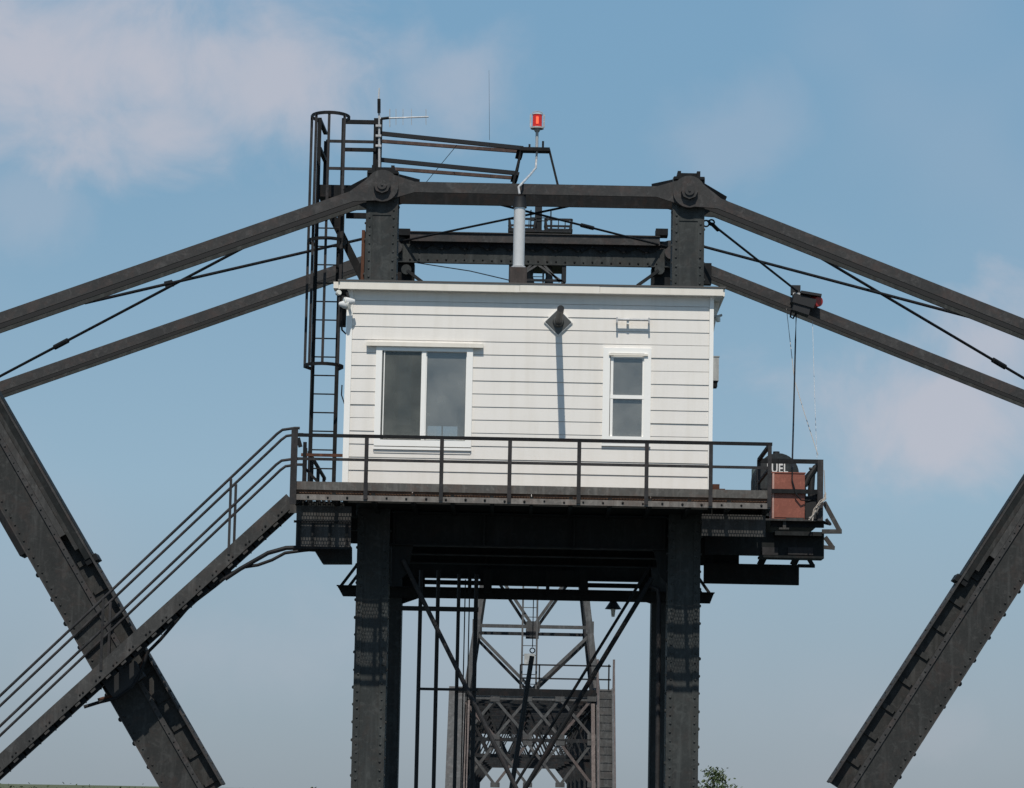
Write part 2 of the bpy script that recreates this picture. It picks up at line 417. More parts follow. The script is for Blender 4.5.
# strut of two laced channels between the posts
zA, zB2 = P(530, 234.5, 57.9).z, P(530, 243.0, 57.9).z
x0, x1 = P(410, 236, 57.9).x, P(660, 240, 57.9).x
mb = MB(); mb.box(x0, x1, 57.90, 57.93, zB2, zA); mb.box(x0, x1, 57.87, 58.25, zA + .001, zA + .02); mb.box(x0, x1, 57.93, 58.2, zB2, zB2 + .015)
mb.build('strut_channel', 'chord_steel', bridge)
x2, x3 = XPL - .2, XPR + .2; zC, zD = P(530, 246.2, 58.05).z, P(530, 265, 58.05).z
mb = MB(); mb.box(x2, x3, 58.05, 58.09, zD, zC); mb.box(x2, x3, 58.09, 58.3, zC - .02, zC); mb.box(x2, x3, 58.0, 58.05, zD, zD + .02)
o = mb.build('strut_channel', 'post_steel', bridge)
nb = 11
for i in range(nb):
    xa = x0 + (x1 - x0) * (i + .0) / nb; xb = x0 + (x1 - x0) * (i + 1) / nb
    MB().bar((xa, 57.99, zB2 + .03), ((xa + xb) / 2, 57.99, zC - .05), .13, .012).build('lacing_bar', 'dark_steel', bridge)
    MB().bar(((xa + xb) / 2, 58.005, zC - .05), (xb, 58.005, zB2 + .03), .13, .012).build('lacing_bar', 'dark_steel', bridge)
mb = MB()
for i in range(30):
    xr = x2 + .3 + (x3 - x2 - .6) * i / 29; mb.rivet((xr, 58.05, zD + .07), (0, -1, 0), .022)
kind(mb.build('rivets', 'dark_steel', o), 'stuff')
for s, x in ((1, XPL), (-1, XPR)):       # seats where the strut meets the far posts
    px0 = 398 if s > 0 else 668
    a = P(px0 + s * 9, 268, 57.8)
    mb = MB(); mb.box(min(x, a.x + s * .13), max(x, a.x + s * .13), 58.12, 58.5, a.z - .35, zD + .02); mb.build('seat_bracket', 'dark_steel', bridge)
    mb = MB(); mb.cyl((a.x - s * .02, 57.95, a.z), (a.x - s * .02, 58.13, a.z), .10, n=12); mb.build('pin', 'post_steel', bridge, True)
    mb = MB(); mb.bar((a.x, 57.98, a.z - .02), (a.x + s * .42, 57.8, a.z - .36), .06, .06); mb.build('brace', 'dark_steel', bridge)
    b0 = P(px0 + s * 6, 231, 57.95)
    mb = MB(); mb.box(b0.x - .12, b0.x + .12, 57.95, 58.3, b0.z - .08, b0.z + .05); mb.build('seat_bracket', 'dark_steel', bridge)

# top lateral rods
def rod(p0, p1, r=.028, mat='dark_steel', turn=None, plate=0):
    mb = MB(); mb.cyl(p0, p1, r, n=8)
    o = mb.build('tie_rod', mat, bridge, True)
    if turn is not None:
        a, b_ = lerp(p0, p1, turn), lerp(p0, p1, turn) + (Vector(p1) - Vector(p0)).normalized() * .34
        MB().tube([a, lerp(a, b_, .15), lerp(a, b_, .85), b_], r * 1.9, 8).build('turnbuckle', mat, o, True)
    if plate:
        d = (Vector(p1) - Vector(p0)).normalized()
        MB().bar(Vector(p0) - d * .1, Vector(p0) + d * plate, .17, .06, (0, 1, 0)).build('clevis_plate', mat, o)
    return o
zt = ZTOP - .03
rod((XPL - .1, T + .3, zt), P(-62, 409, FT), turn=.685, plate=.75)
rod((XPR + .1, T + .3, zt), P(1086, 415, FT), turn=.745, plate=.75)
rod(P(375, 236, FT - .1), P(85, 303, T + .9)); rod(P(690, 243, FT - .1), P(985, 321, T + .9))
rod((XPL + .1, T + .3, zt), (XPR, FT, P(688, 248, FT).z), .022, turn=.66, plate=.75)
rod((XPR - .1, T + .3, zt), (XPL, FT, P(381, 242, FT).z), .022, turn=.3, plate=.75)
a = P(169, 284, 55.5); mb = MB(); mb.hexa(a, (.075, 0, .02), (0, .08, 0), (-.015, 0, .05)); mb.build('rod_clamp', 'dark_steel', bridge)

# diagonals: wide riveted web with a recessed laced channel on the upper side
def diagonal(e0, e1, side, zcut, up_len):
    """e0/e1: (x,z) of the outer lower edge top and bottom; side: +1 when the channel lies to the right"""
    a, b_ = Vector((e0[0], 0, e0[1])), Vector((e1[0], 0, e1[1])); d = (b_ - a).normalized()
    q = Vector((-d.z, 0, d.x)) ;
    if q.x * side < 0: q = -q
    L = (b_ - a).length; y0 = T - .10; wp, ws = .61, .29
    def slab(u0, u1, s0, s1, ya, yb, mb): return mb.hexa(a + d * (u0 + u1) / 2 + q * (s0 + s1) / 2 + Vector((0, (ya + yb) / 2, 0)), d * (u1 - u0) / 2, q * (s1 - s0) / 2, (0, (yb - ya) / 2, 0))
    def wob(): pass
    o = thing_part = slab(0, L, 0, wp, y0, y0 + .04, MB()).build('diagonal', 'web_steel', bridge)
    slab(0, L, wp - .07, wp + .012, y0 - .03, y0 + .03, MB()).build('ridge_angle', 'chord_steel', o)
    slab(0, L, wp, wp + ws, y0 + .24, y0 + .28, MB()).build('channel_web', 'web_steel', o)
    slab(0, L, wp - .03, wp, y0 + .04, y0 + .28, MB()).build('channel_side', 'web_steel', o)
    slab(0, L, wp + ws, wp + ws + .035, y0 + .07, y0 + .56, MB()).build('top_flange', 'chord_steel', o)
    slab(0, L, -.025, .0, y0 - .02, y0 + .5, MB()).build('bottom_flange', 'chord_steel', o)
    k = 0; u = .2
    while u < L:
        c = a + d * u + q * (wp + .03)
        lac = MB().bar(c + Vector((0, y0 + .21, 0)), c + q * (ws - .04) + Vector((0, y0 + .21, 0)), .09, .014); lac.build('batten', 'web_steel', o); u += .55; k += 1
    rv = MB(); u = .1; k = 0
    while u < L:
        rv.rivet(a + d * u + q * .06 + Vector((0, y0, 0)), (0, -1, 0), .022)
        rv.rivet(a + d * u + q * (wp - .03) + Vector((0, y0 - .03, 0)), (0, -1, 0), .018)
        rv.rivet(a + d * u + q * (wp + ws + .035) + Vector((0, y0 + .15, 0)), q, .026)
        if k % 3 == 0: rv.rivet(a + d * u - q * .025 + Vector((0, y0 + .05, 0)), -q, .045)
        u += .16; k += 1
    kind(rv.build('rivets', 'web_steel', o), 'stuff')
    # heavy gusset of the upper joint
    slab(-.5, zcut, -.13, -.025, y0 - .04, y0 + .5, MB()).build('gusset_plate', 'dark_steel', o)
    slab(-.5, up_len * .95, wp + .124, wp + .19, y0 + .06, y0 + .12, MB()).build('joint_plate', 'web_steel', o)
    slab(-.5, up_len, wp + ws - .10, wp + ws + .05, y0 + .08, y0 + .56, MB()).build('gusset_plate', 'beam_steel', o)
    slab(up_len - .02, up_len + .10, wp + ws - .12, wp + ws + .11, y0 + .10, y0 + .56, MB()).build('end_plate', 'dark_steel', o)
    slab(-.5, up_len * .88, wp + .016, wp + .12, y0 - .02, y0 + .10, MB()).build('joint_plate', 'plate_steel', o)
    return o
dl_ = (P(22, 556, T) - P(-84, 358, T)).length
diagonal(XZ(-84, 358, T), XZ(176, 812, T), 1, dl_, dl_ + .62)
dl_ = (P(1024, 592, T) - P(1135, 380, T)).length * .86
diagonal(XZ(1152, 380, T), XZ(875, 812, T), -1, dl_, dl_ + 1.12)

# floor girders, portal struts, sway rods under the house
def girder(x0, x1, y, z0, z1, mat='beam_steel', th=.05, fl=.28):
    mb = MB(); mb.box(x0, x1, y, y + th, z0 + .02, z1 - .02); mb.box(x0, x1, y - fl / 2, y + fl / 2 + th, z0, z0 + .02); mb.box(x0, x1, y - fl / 2, y + fl / 2 + th, z1 - .02, z1)
    n = max(2, int((x1 - x0) / 1.3))
    for i in range(n + 1):
        x = x0 + .06 + (x1 - x0 - .12) * i / n; mb.box(x - .015, x + .015, y - fl / 2 + .02, y, z0 + .02, z1 - .02)
    return mb.build('floor_girder', mat, bridge)
zg1 = ZDECK - .16
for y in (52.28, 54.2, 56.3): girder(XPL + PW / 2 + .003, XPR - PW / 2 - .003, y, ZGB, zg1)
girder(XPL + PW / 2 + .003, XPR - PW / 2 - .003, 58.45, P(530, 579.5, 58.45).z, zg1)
for pts in ([(392, 575), (425, 575), (425, 596), (393, 607)], [(639, 580), (668, 580), (668, 612), (652, 604), (639, 600)]):
    MB().prism([XZ(a_, b2, FT + .2) for a_, b2 in pts], FT + .2, FT + .24).build('knee_bracket', 'beam_steel', bridge)
for pts in ([(392, 540), (414, 542), (408, 572), (392, 588)], [(652, 545), (674, 545), (674, 592), (660, 576)]):
    MB().prism([XZ(a_, b2, T + .25) for a_, b2 in pts], T + .25, T + .28).build('knee_bracket', 'beam_steel', bridge)
xs0, xs1 = P(337, 592, FT).x, P(714, 598, FT).x; zs = P(530, 594.5, FT).z
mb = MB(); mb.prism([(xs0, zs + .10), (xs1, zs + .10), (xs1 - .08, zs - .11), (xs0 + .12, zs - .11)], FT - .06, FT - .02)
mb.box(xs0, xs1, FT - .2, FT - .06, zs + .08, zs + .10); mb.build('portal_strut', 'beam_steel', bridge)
for px, py, s in ((336, 588.5, 1), (713, 594, -1)):
    for k in (0, .16):
        a = P(px + s * 3, py, FT) + Vector((s * k, 0, 0)); MB().bar(a, a + Vector((s * .45, 0, .62)), .055, .05).build('brace', 'beam_steel', bridge)
z2 = P(530, 583, FT).z
MB().bar((XPL, FT + .3, z2), (XPR, FT + .3, z2), .085, .1).build('portal_strut', 'beam_steel', bridge)
MB().box(P(480, 580, FT).x, P(583, 580, FT).x, FT - .01, FT + .02, P(530, 585.5, FT).z, P(530, 570, FT).z).build('web_plate', 'beam_steel', bridge)
for px in (488, 584, 548, 470):      # short hangers between the struts
    a = P(px, 570, FT - .1); MB().bar(a, (a.x, a.y, zs), .16 if px in (488, 584) else .07, .1).build('hanger', 'beam_steel', bridge)
rod(P(403, 560, T + .2), P(522, 800, T + .2), .040, 'rail_steel')
rod(P(652, 578, T + .2), P(518, 800, T + .2), .042)
rod(P(650, 566, T + .6), P(506, 800, T + .6), .026)
# bridge floor and bottom chords, the round pivot pier
for y in (T, FT):
    MB().box(XPL - 14, XPR + 14, y - .02, y + .6, ZB - 1.7, ZB - .9).build('bottom_chord', 'post_steel', bridge)
for i in range(9):
    x = XPL - 13 + (XPR - XPL + 26) * i / 8
    MB().box(x - .2, x + .2, T + .61, FT - .03, ZB - 1.6, ZB - 1.0).build('cross_beam', 'beam_steel', bridge)
pier = thing('pivot_pier', 'round concrete pivot pier standing in the river under the swing span', 'pier', (0, 56.4, 0))
xc = (XPL + XPR) / 2
mb = MB(); mb.cyl((xc, 56.4, -1), (xc, 56.4, 1.6), 5.4, 5.2, 48); mb.build('shaft', 'concrete', pier, True)
mb = MB(); mb.cyl((xc, 56.4, 1.6), (xc, 56.4, 1.9), 5.5, 5.5, 48); mb.build('coping', 'concrete', pier, True)
mb = MB(); mb.cyl((xc, 56.4, 1.9), (xc, 56.4, ZB - 1.61), 4.4, 4.4, 48); mb.build('turntable_ring', 'dark_steel', pier, True)

# ------------------------------------------------------------------ platform round the house
plat = thing('access_platform', 'grated steel walkway platform with railing round the white house', 'platform', ((XEL + XER) / 2, E, ZDECK))
def perforated(L, D, pitch=.047, hole=.0165):
    mb = MB(); nx = int(L / pitch); ny = max(1, int(round(D / pitch))); py = D / ny
    for j in range(ny):
        off = pitch / 2 if j % 2 else 0
        for i in range(nx):
            x0, y0 = i * pitch + off, j * py; cx, cy = x0 + pitch / 2, y0 + py / 2
            if x0 + pitch > L: continue
            O = [(x0, y0), (x0 + pitch, y0), (x0 + pitch, y0 + py), (x0, y0 + py)]
            I = [(cx - hole, cy - hole), (cx + hole, cy - hole), (cx + hole, cy + hole), (cx - hole, cy + hole)]
            mb.add([(x, y, 0) for x, y in O + I], [(k, (k + 1) % 4, 4 + (k + 1) % 4, 4 + k) for k in range(4)])
    mb.box(0, L, -.001, .012, -.05, .002); mb.box(0, L, D - .012, D + .001, -.05, .002)
    return mb
DW = .27
seg = (XER - XEL) / 4
pm = perforated(seg - .01, DW - .01).mesh('deck_plank', 'deck_steel')
for i in range(4):
    for j in range(3): inst('deck_plank', pm, (XEL + seg * i + .005, E + .035 + j * .285, ZDECK), plat)
XWL, XWR = P(345.5, 400, W).x, P(712, 400, W).x
YR = 57.3
pm2 = perforated(1.58, DW - .01).mesh('deck_plank', 'deck_steel')
pm3 = MB().box(0, 1.599, -.02, DW - .006, -.03, 0).mesh('deck_plank', 'deck_steel')
for k in range(4):
    for j in range(3):
        for xx in (XEL + .03 + j * .285 + DW, XWR + .05 + j * .285 + DW):
            inst('deck_plank', pm2 if k == 0 and xx < 0 else pm3, (xx, W + .02 + k * 1.6, ZDECK), plat, R(90))
# edge: toe board above, angle below, joists
def zpx(py, Y=E): return P(530, py, Y).z
zt0, zt1 = zpx(494.0), zpx(485.8); zl0, zl1 = zpx(504.3), zpx(498.8)
MB().box(XEL - .03, XER, E - .010, E + .005, zt0, zt1).build('toe_board', 'toe_plate', plat)
mb = MB(); mb.box(XEL - .03, XER, E - .022, E - .008, zl0, zl1); mb.box(XEL - .03, XER, E - .008, E + .03, zl0, zl0 + .012); o = mb.build('edge_angle', 'worn_plate', plat)
rv = MB()
for i in range(24): rv.rivet((XEL + .25 + i * (XER - XEL - .4) / 23, E - .022, (zl0 + zl1) / 2), (0, -1, 0), .022)
kind(rv.build('bolts', 'dark_steel', o), 'stuff')
nj = 13
for i in range(nj):
    x = XEL + .02 + (XER - XEL - .04) * i / (nj - 1)
    MB().box(x - .03, x + .03, E + .02, 52.27, zl0 - .02, ZDECK - .052).build('joist', 'beam_steel', plat)
MB().box(XEL, XER, E + .006, E + .03, ZDECK - .012, ZDECK + .005).build('deck_edge_bar', 'rust_steel', plat)
# cantilever side girders with the light falling through the grating on their faces
def zq(py, Y): return P(530, py, Y).z
zs0 = zq(552, 50.75)
xg = P(351, 530, 50.75).x
mb = MB(); mb.box(P(296, 530, 50.75).x, xg, 50.75, 50.79, zs0, zl0 - .025); o = mb.build('side_girder', 'plate_steel', plat)
mb = MB(); mb.box(P(296, 530, 50.75).x - .04, xg, 50.70, 50.749, zs0 - .02, zs0 + .02); mb.box(P(296, 530, 50.75).x - .04, xg, 50.725, 50.749, zs0 + .42, zs0 + .46)
for px in (299, 313, 330, 347): x = P(px, 530, 50.75).x; mb.box(x - .02, x + .02, 50.70, 50.749, zs0 + .02, zs0 + .42)
mb.build('stiffener', 'dark_steel', o)
mb = MB(); mb.prism([XZ(292, 549, 51.2), XZ(314, 550, 51.2), XZ(322, 563, 51.2), XZ(351, 563, 51.2), XZ(351, 546, 51.2), XZ(292, 546, 51.2)], 51.2, 51.6); mb.build('cantilever_bracket', 'beam_steel', plat)
mb = MB(); mb.box(P(702, 530, 50.75).x, P(766, 530, 50.75).x, 50.85, 50.89, zq(532, 50.8), zl0 - .025); mb.build('side_girder', 'plate_steel', plat)
# cross beams carrying both side walkways back to the far truss
for y in (51.4, 54.2, 57.0):
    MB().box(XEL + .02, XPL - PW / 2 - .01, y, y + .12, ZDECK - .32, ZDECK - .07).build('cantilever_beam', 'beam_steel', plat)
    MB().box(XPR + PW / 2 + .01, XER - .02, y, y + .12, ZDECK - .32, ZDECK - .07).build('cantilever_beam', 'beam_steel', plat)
MB().box(XWL, XWR, W + .05, YR - .05, ZDECK - .12, ZDECK - .004).build('floor_slab', 'beam_steel', plat)
# front railing
zr, zm = zpx(439.5), zpx(463.2)
mb = MB(); mb.bar((XEL, E, zr), (XER + .03, E, zr), .055, .055); mb.build('top_rail', 'dark_steel', plat)
mb = MB(); mb.bar((XEL, E, zm), (XER, E, zm), .045, .04); mb.build('mid_rail', 'rail_steel', plat)
for px in (366.3, 441.6, 509.7, 579, 646.6, 710.7, 769.5):
    x = P(px, 465, E).x; zc = zl0 + .03
    MB().box(x - .033, x + .033, E - .045, E - .023, zc, zr - .028).build('baluster', 'rail_steel', plat)
x = P(294, 465, E).x
MB().box(x - .055, x + .055, E - .06, E - .024, zl0 - .08, zr + .10).build('corner_post', 'rail_steel', plat)
MB().box(x + .07, x + .13, W + .1, W + .16, ZDECK, zr).build('corner_post', 'dark_steel', plat)
a, b_ = P(301, 454.5, W + .1), P(343, 453, W + .1)
MB().bar((a.x, W + .13, a.z), (b_.x, W + .13, a.z), .05, .05).build('gate_bar', 'rust_steel', plat)
MB().bar(P(298, 438, W + .1), P(300.5, 447, W + .1), .07, .05).build('gate_hinge', 'dark_steel', plat)
MB().bar(P(303, 466, W + .3), P(317, 481, W + .3), .045, .05).build('brace', 'dark_steel', plat)
# side railing on the right going back to the tank platform
Y2 = 52.4
xr = XER
MB().bar((xr, E, zr), (xr, Y2, zr), .055, .055, (0, 0, 1)).build('top_rail', 'dark_steel', plat)
MB().bar((xr, E, zm), (xr, Y2, zm), .045, .04, (0, 0, 1)).build('mid_rail', 'rail_steel', plat)
MB().box(xr - .012, xr + .002, E + .01, Y2, zt0, zt1).build('toe_board', 'toe_plate', plat)
MB().box(xr - .03, xr + .03, Y2 - .03, Y2 + .03, ZDECK, zr).build('baluster', 'rail_steel', plat)
# left back railing along the side walkway
for k in range(5):
    y = W + 1.0 + k * 1.7
    MB().box(XEL + .02, XEL + .08, y, y + .06, ZDECK - .1, zr).build('baluster', 'rail_steel', plat)
MB().bar((XEL + .05, W + 1.9, zr + .02), (XEL + .05, YR, zr + .02), .05, .05, (0, 0, 1)).build('top_rail', 'dark_steel', plat)

# ------------------------------------------------------------------ platform for the fuel tank
xt0, xt1 = P(757, 500, Y2).x, P(823, 500, Y2).x; zt_ = P(790, 519, Y2).z
tp = thing('tank_platform', 'small lower steel platform holding the fuel tank and red cabinet', 'platform', ((xt0 + xt1) / 2, 53.5, zt_))
MB().box(xt0, xt1, Y2, 55.4, zt_ - .03, zt_).build('deck_plate', 'plate_steel', tp)
def tb(px0, py0, px1, py1, Y, d, name, mat):
    a, b_ = P(px0, py0, Y), P(px1, py1, Y); return MB().box(a.x, b_.x, Y, Y + d, b_.z, a.z).build(name, mat, tp)
tb(771, 519.8, 824, 527.5, Y2 + .12, .1, 'edge_beam', 'dark_steel')
tb(775, 531, 824, 536, Y2 + .02, .4, 'edge_beam', 'beam_steel')
tb(705, 531, 824, 556.5, Y2 + .25, .05, 'edge_beam', 'beam_steel')
tb(760, 555, 824, 558.5, Y2 + .05, .5, 'edge_beam', 'beam_steel')
tb(762, 547, 778, 555, Y2 + .22, .02, 'web_plate', 'rail_steel'); tb(788, 547, 813, 555, Y2 + .22, .02, 'web_plate', 'rail_steel')
tb(783, 520, 786, 528, Y2 + .05, .05, 'stub', 'plate_steel'); tb(779, 527.5, 789, 529.5, Y2 + .04, .1, 'stub', 'plate_steel')
tb(704, 563, 799, 585, 54.5, .12, 'deep_beam', 'beam_steel'); tb(698, 540, 739, 566, 54.7, .05, 'web_plate', 'beam_steel'); tb(698, 528, 770, 556, 54.9, .05, 'web_plate', 'beam_steel')
for px in (760, 793):
    MB().bar(P(px, 565, 54), P(px + 6, 553, 54), .12, .1).build('brace', 'beam_steel', tp)
tb(798, 564, 815, 567.5, 54.2, .1, 'outrigger', 'beam_steel'); MB().bar(P(813, 566, 54.2), P(807, 556, 54.2), .07, .06).build('outrigger', 'beam_steel', tp)
zr2, zm2 = P(790, 461.2, Y2).z, P(790, 491.3, Y2).z
MB().bar((xr, Y2, zr2), (xt1, Y2, zr2), .075, .05).build('top_rail', 'dark_steel', tp)
MB().bar((xr, Y2, zm2), (xt1, Y2, zm2), .075, .05).build('mid_rail', 'dark_steel', tp)
MB().box(xt1 - .10, xt1, Y2 - .03, Y2 + .06, zt_ - .02, zr2 + .03).build('baluster', 'rail_steel', tp)
for zz in (zr2, zm2): MB().bar((xt1 - .05, Y2, zz), (xt1 - .05, 55.3, zz), .06, .05, (0, 0, 1)).build('side_rail', 'dark_steel', tp)
MB().box(xt1 - .09, xt1 - .03, 55.2, 55.26, zt_, zr2).build('baluster', 'dark_steel', tp)
# triangular outriggers on the right end
a, b_, c_ = P(824, 502, Y2), P(840, 531.5, Y2), P(822, 531.5, Y2)
mb = MB(); mb.bar(a, b_, .075, .05); mb.bar(c_, b_ + Vector((.03, 0, 0)), .075, .06); mb.build('outrigger', 'plate_steel', tp)
a, b_, c_ = P(825, 537, Y2 + .6), P(833, 548, Y2 + .6), P(822, 547, Y2 + .6)
mb = MB(); mb.bar(a, b_, .075, .05); mb.bar(c_, b_ + Vector((.03, 0, 0)), .065, .06); mb.build('outrigger', 'plate_steel', tp)

# ------------------------------------------------------------------ control house
house = thing('control_house', 'white clapboard control house with flat roof standing on the platform', 'house', ((XWL + XWR) / 2, W, ZDECK))
ZH0 = ZDECK + .0
ZEAVE = P(530, 292, W - .15).z + .02
ZROOF = ZEAVE + .13
def wx(px, py=400): return P(px, py, W).x
def wz(py, px=530): return P(px, py, W).z
# openings: (x0,x1,z0,z1) of the hole in the wall
big = (P(375.2, 395, W).x, P(472.2, 395, W).x, P(424, 446.8, W).z, P(424, 347, W).z)
small = (P(602.5, 397, W).x, P(650.6, 397, W).x, P(627, 443.8, W).z, P(627, 348.5, W).z)
def cut(x0, x1, z0, z1, holes):
    """rectangles of a board after the holes are taken out"""
    out_ = []; xs = [x0]
    cur = x0
    for h in holes:
        if h[3] <= z0 + 1e-4 or h[2] >= z1 - 1e-4: continue
        if h[0] > cur: out_.append((cur, h[0], z0, z1))
        if h[2] > z0 + .01: out_.append((h[0], h[1], z0, h[2]))
        if h[3] < z1 - .01: out_.append((h[0], h[1], h[3], z1))
        cur = h[1]
    out_.append((cur, x1, z0, z1)); return out_
zl = P(400, 301, W).z; CH = (zl - P(400, 301 + 13.07 * 14, W).z) / 14
lines = [zl - CH * k for k in range(-1, 16)]
lines = sorted(z for z in lines if z > ZH0 - CH + .01)
CT = .115
rows = []
for z in lines:
    z0, z1 = max(z, ZH0), min(z + CH, ZEAVE)
    if z1 - z0 > .02: rows.append((z0, z1))
zb = wz(488.5)
for z0, z1 in rows:
    for (a, b_, c_, d_) in cut(XWL + .085, XWR - .06, z0, z1, (big, small)):
        t0 = .018 - .012 * (c_ - z0) / CH; t1 = .018 - .012 * (d_ - z0) / CH; j = random.uniform(-.004, .003); sg = random.uniform(-.003, .003)
        mb = MB(); y = W + j
        mb.add([(a, y - t0, c_), (b_, y - t0 + sg, c_ + sg * .6), (b_, y + .01, c_ + sg * .6), (a, y + .01, c_), (a, y - t1, d_ - .004), (b_, y - t1, d_ - .004), (b_, y + .01, d_ - .004), (a, y + .01, d_ - .004)],
               [(0, 1, 5, 4), (1, 2, 6, 5), (2, 3, 7, 6), (3, 0, 4, 7), (0, 3, 2, 1), (4, 5, 6, 7)])
        mb.build('siding_board', 'siding_white', house)
for x, s in ((XWL, -1), (XWR, 1)):       # side walls in the same boards
    for z0, z1 in rows:
        t0, t1 = .030, .030 - .022 * (z1 - z0) / CH
        mb = MB(); xa, xb, xi = x + s * t0 - s * .03, x + s * t1 - s * .03, x - s * .04
        mb.add([(xi, W + .02, z0), (xa, W + .02, z0), (xa, YR, z0), (xi, YR, z0), (xi, W + .02, z1 - .004), (xb, W + .02, z1 - .004), (xb, YR, z1 - .004), (xi, YR, z1 - .004)],
               [(0, 1, 5, 4), (1, 2, 6, 5), (2, 3, 7, 6), (3, 0, 4, 7), (0, 3, 2, 1), (4, 5, 6, 7)])
        mb.build('siding_board', 'siding_white', house)
def wall_panel(y0, y1, holes, mat, name, x0, x1):
    mb = MB()
    for (a, b_, c_, d_) in cut(x0, x1, ZH0, ZEAVE, holes): mb.box(a, b_, y0, y1, c_, d_)
    return mb.build(name, mat, house)
wall_panel(W + .011, W + .09, (big, small), 'inner_wall', 'front_wall', XWL + .05, XWR - .05)
rear1 = (P(427.5, 430, YR).x, P(441.5, 430, YR).x, P(440, 441, YR).z - .7, P(440, 426.2, YR).z)
rear2 = (P(443, 430, YR).x, P(457.5, 430, YR).x, P(440, 441, YR).z - .7, P(440, 426.2, YR).z)
wall_panel(YR - .08, YR, (rear1, rear2), 'siding_white', 'rear_wall', XWL + .05, XWR - .05)
MB().box(XWL + .041, XWL + .06, W + .091, YR - .081, ZH0, ZEAVE).build('side_wall', 'inner_wall', house)
MB().box(XWR - .06, XWR - .041, W + .091, YR - .081, ZH0, ZEAVE).build('side_wall', 'inner_wall', house)
MB().box(XWL + .061, XWR - .061, W + .091, YR - .081, ZEAVE - .10, ZEAVE - .07).build('ceiling', 'inner_wall', house)
MB().box(XWL + .061, XWR - .061, W + .091, YR - .081, ZH0, ZH0 + .03).build('floor', 'floor_board', house)
# corner boards
MB().box(XWL - .02, XWL + .083, W - .035, W + .02, ZH0, ZEAVE).build('corner_board', 'trim_white', house)
MB().box(XWR - .058, XWR + .012, W - .035, W + .02, ZH0, ZEAVE).build('corner_board', 'trim_white', house)
# roof
xl, xr_ = P(340.3, 286, W - .15).x, P(723, 292, W - .15).x
rf = MB().box(xl, xr_, W - .15, YR + .15, ZEAVE - .02, ZEAVE + .0).build('roof', 'trim_white', house)
zf0, zf1 = ZEAVE - .03, P(530, 284.8, W - .17).z
# fascia in three lengths, butted with slight misalignment
xsj = [xl - .005, P(520, 287, W - .15).x, P(600, 288, W - .15).x, xr_ + .005]
for k in range(3):
    MB().box(xsj[k], xsj[k + 1] - .004, W - .178 - .003 * (k == 1), W - .152, zf0 + .003 * k, zf1 - .002 * k).build('fascia_board', 'fascia_white', rf)
MB().box(xl - .03, xl - .001, W - .15, YR + .15, zf0, zf1).build('fascia_board', 'fascia_white', rf)
MB().box(xr_ + .001, xr_ + .03, W - .15, YR + .15, zf0, zf1).build('fascia_board', 'fascia_white', rf)
MB().box(xl - .04, xr_ + .04, W - .19, YR + .18, zf1 + .001, zf1 + .03).build('roof_felt', 'roof_felt', rf)
MB().box(xl - .12, xl - .031, W - .10, W + .25, zf0 + .02, zf1 + .0).build('gutter_end', 'fascia_white', rf)
mb = MB(); xq = XWR + .013
mb.prism([(xq, ZEAVE - .03), (xr_ - .02, ZEAVE - .03), (xr_ - .05, ZEAVE - .22), (xq, ZEAVE - .75)], W + .5, W + .55); mb.build('eave_bracket', 'fascia_white', rf)

def window(hole, frame_w, name, panes, header=None):
    x0, x1, z0, z1 = hole
    y0 = W - .055
    wd = MB()
    f = frame_w
    wd.box(x0, x0 + f, y0, W + .06, z0, z1); wd.box(x1 - f, x1, y0, W + .06, z0, z1)
    wd.box(x0 + f, x1 - f, y0, W + .06, z1 - f * .75, z1); wd.box(x0 + f, x1 - f, y0 - .0, W + .06, z0, z0 + f)
    win = wd.build('window', 'trim_white', house)
    return win
win = window(big, .105, 'window', None)
bx0, bx1, bz0, bz1 = big
gx0, gx1, gz0, gz1 = P(383.2, 395, W).x, P(466.5, 395, W).x, P(424, 438.3, W).z, P(424, 350.8, W).z
xm0, xm1 = P(421.8, 395, W).x, P(425.4, 395, W).x
MB().box(xm0, xm1, W - .035, W + .05, gz0 - .03, gz1 + .05).build('mullion', 'trim_white', win)
MB().box(gx0 - .03, xm0, W - .008, W - .002, gz0 - .04, gz1 + .06).build('pane', 'screened_glass', win)
MB().box(xm1, gx1 + .03, W + .02, W + .026, gz0 - .04, gz1 + .06).build('pane', 'window_glass', win)
for a, b_, y in ((gx0 - .001, xm0, W - .03), (xm1, gx1, W + .0)):
    mb = MB(); s_ = .016
    mb.box(a, a + s_, y, y + .035, gz0 - .01, gz1 + .01); mb.box(b_ - s_, b_, y, y + .035, gz0 - .01, gz1 + .01); mb.box(a + s_, b_ - s_, y, y + .035, gz0 - .02, gz0 + .03); mb.box(a + s_, b_ - s_, y, y + .035, gz1 - .02, gz1 + .03)
    mb.build('sash', 'trim_white', win)
hz = P(424, 344.6, W).z
mb = MB(); mb.box(P(366.5, 345, W).x, P(483.5, 345, W).x, W - .10, W + .0, hz - .012, hz + .02); mb.box(P(366.5, 345, W).x, P(483.5, 345, W).x, W - .103, W - .085, hz - .05, hz + .02); mb.build('head_flashing', 'fascia_white', win)
sz = P(424, 449.5, W).z
MB().box(bx0 - .01, bx1 + .005, W - .054, W + .0, sz - .012, sz + .03).build('sill', 'trim_white', win)
MB().box(bx0 + .0, bx1 - .01, W - .026, W + .0, sz - .07, sz - .013).build('apron_board', 'siding_white', win)
MB().box(P(398, 395, W).x, P(411, 395, W).x, W + .13, W + .15, P(404, 424, W).z, bz1 + .05).build('curtain', 'curtain', win)
MB().box(P(394, 395, W).x, P(416, 395, W).x, W + .22, W + .25, bz0 - .1, P(404, 418, W).z).build('equipment_case', 'rail_steel', win)

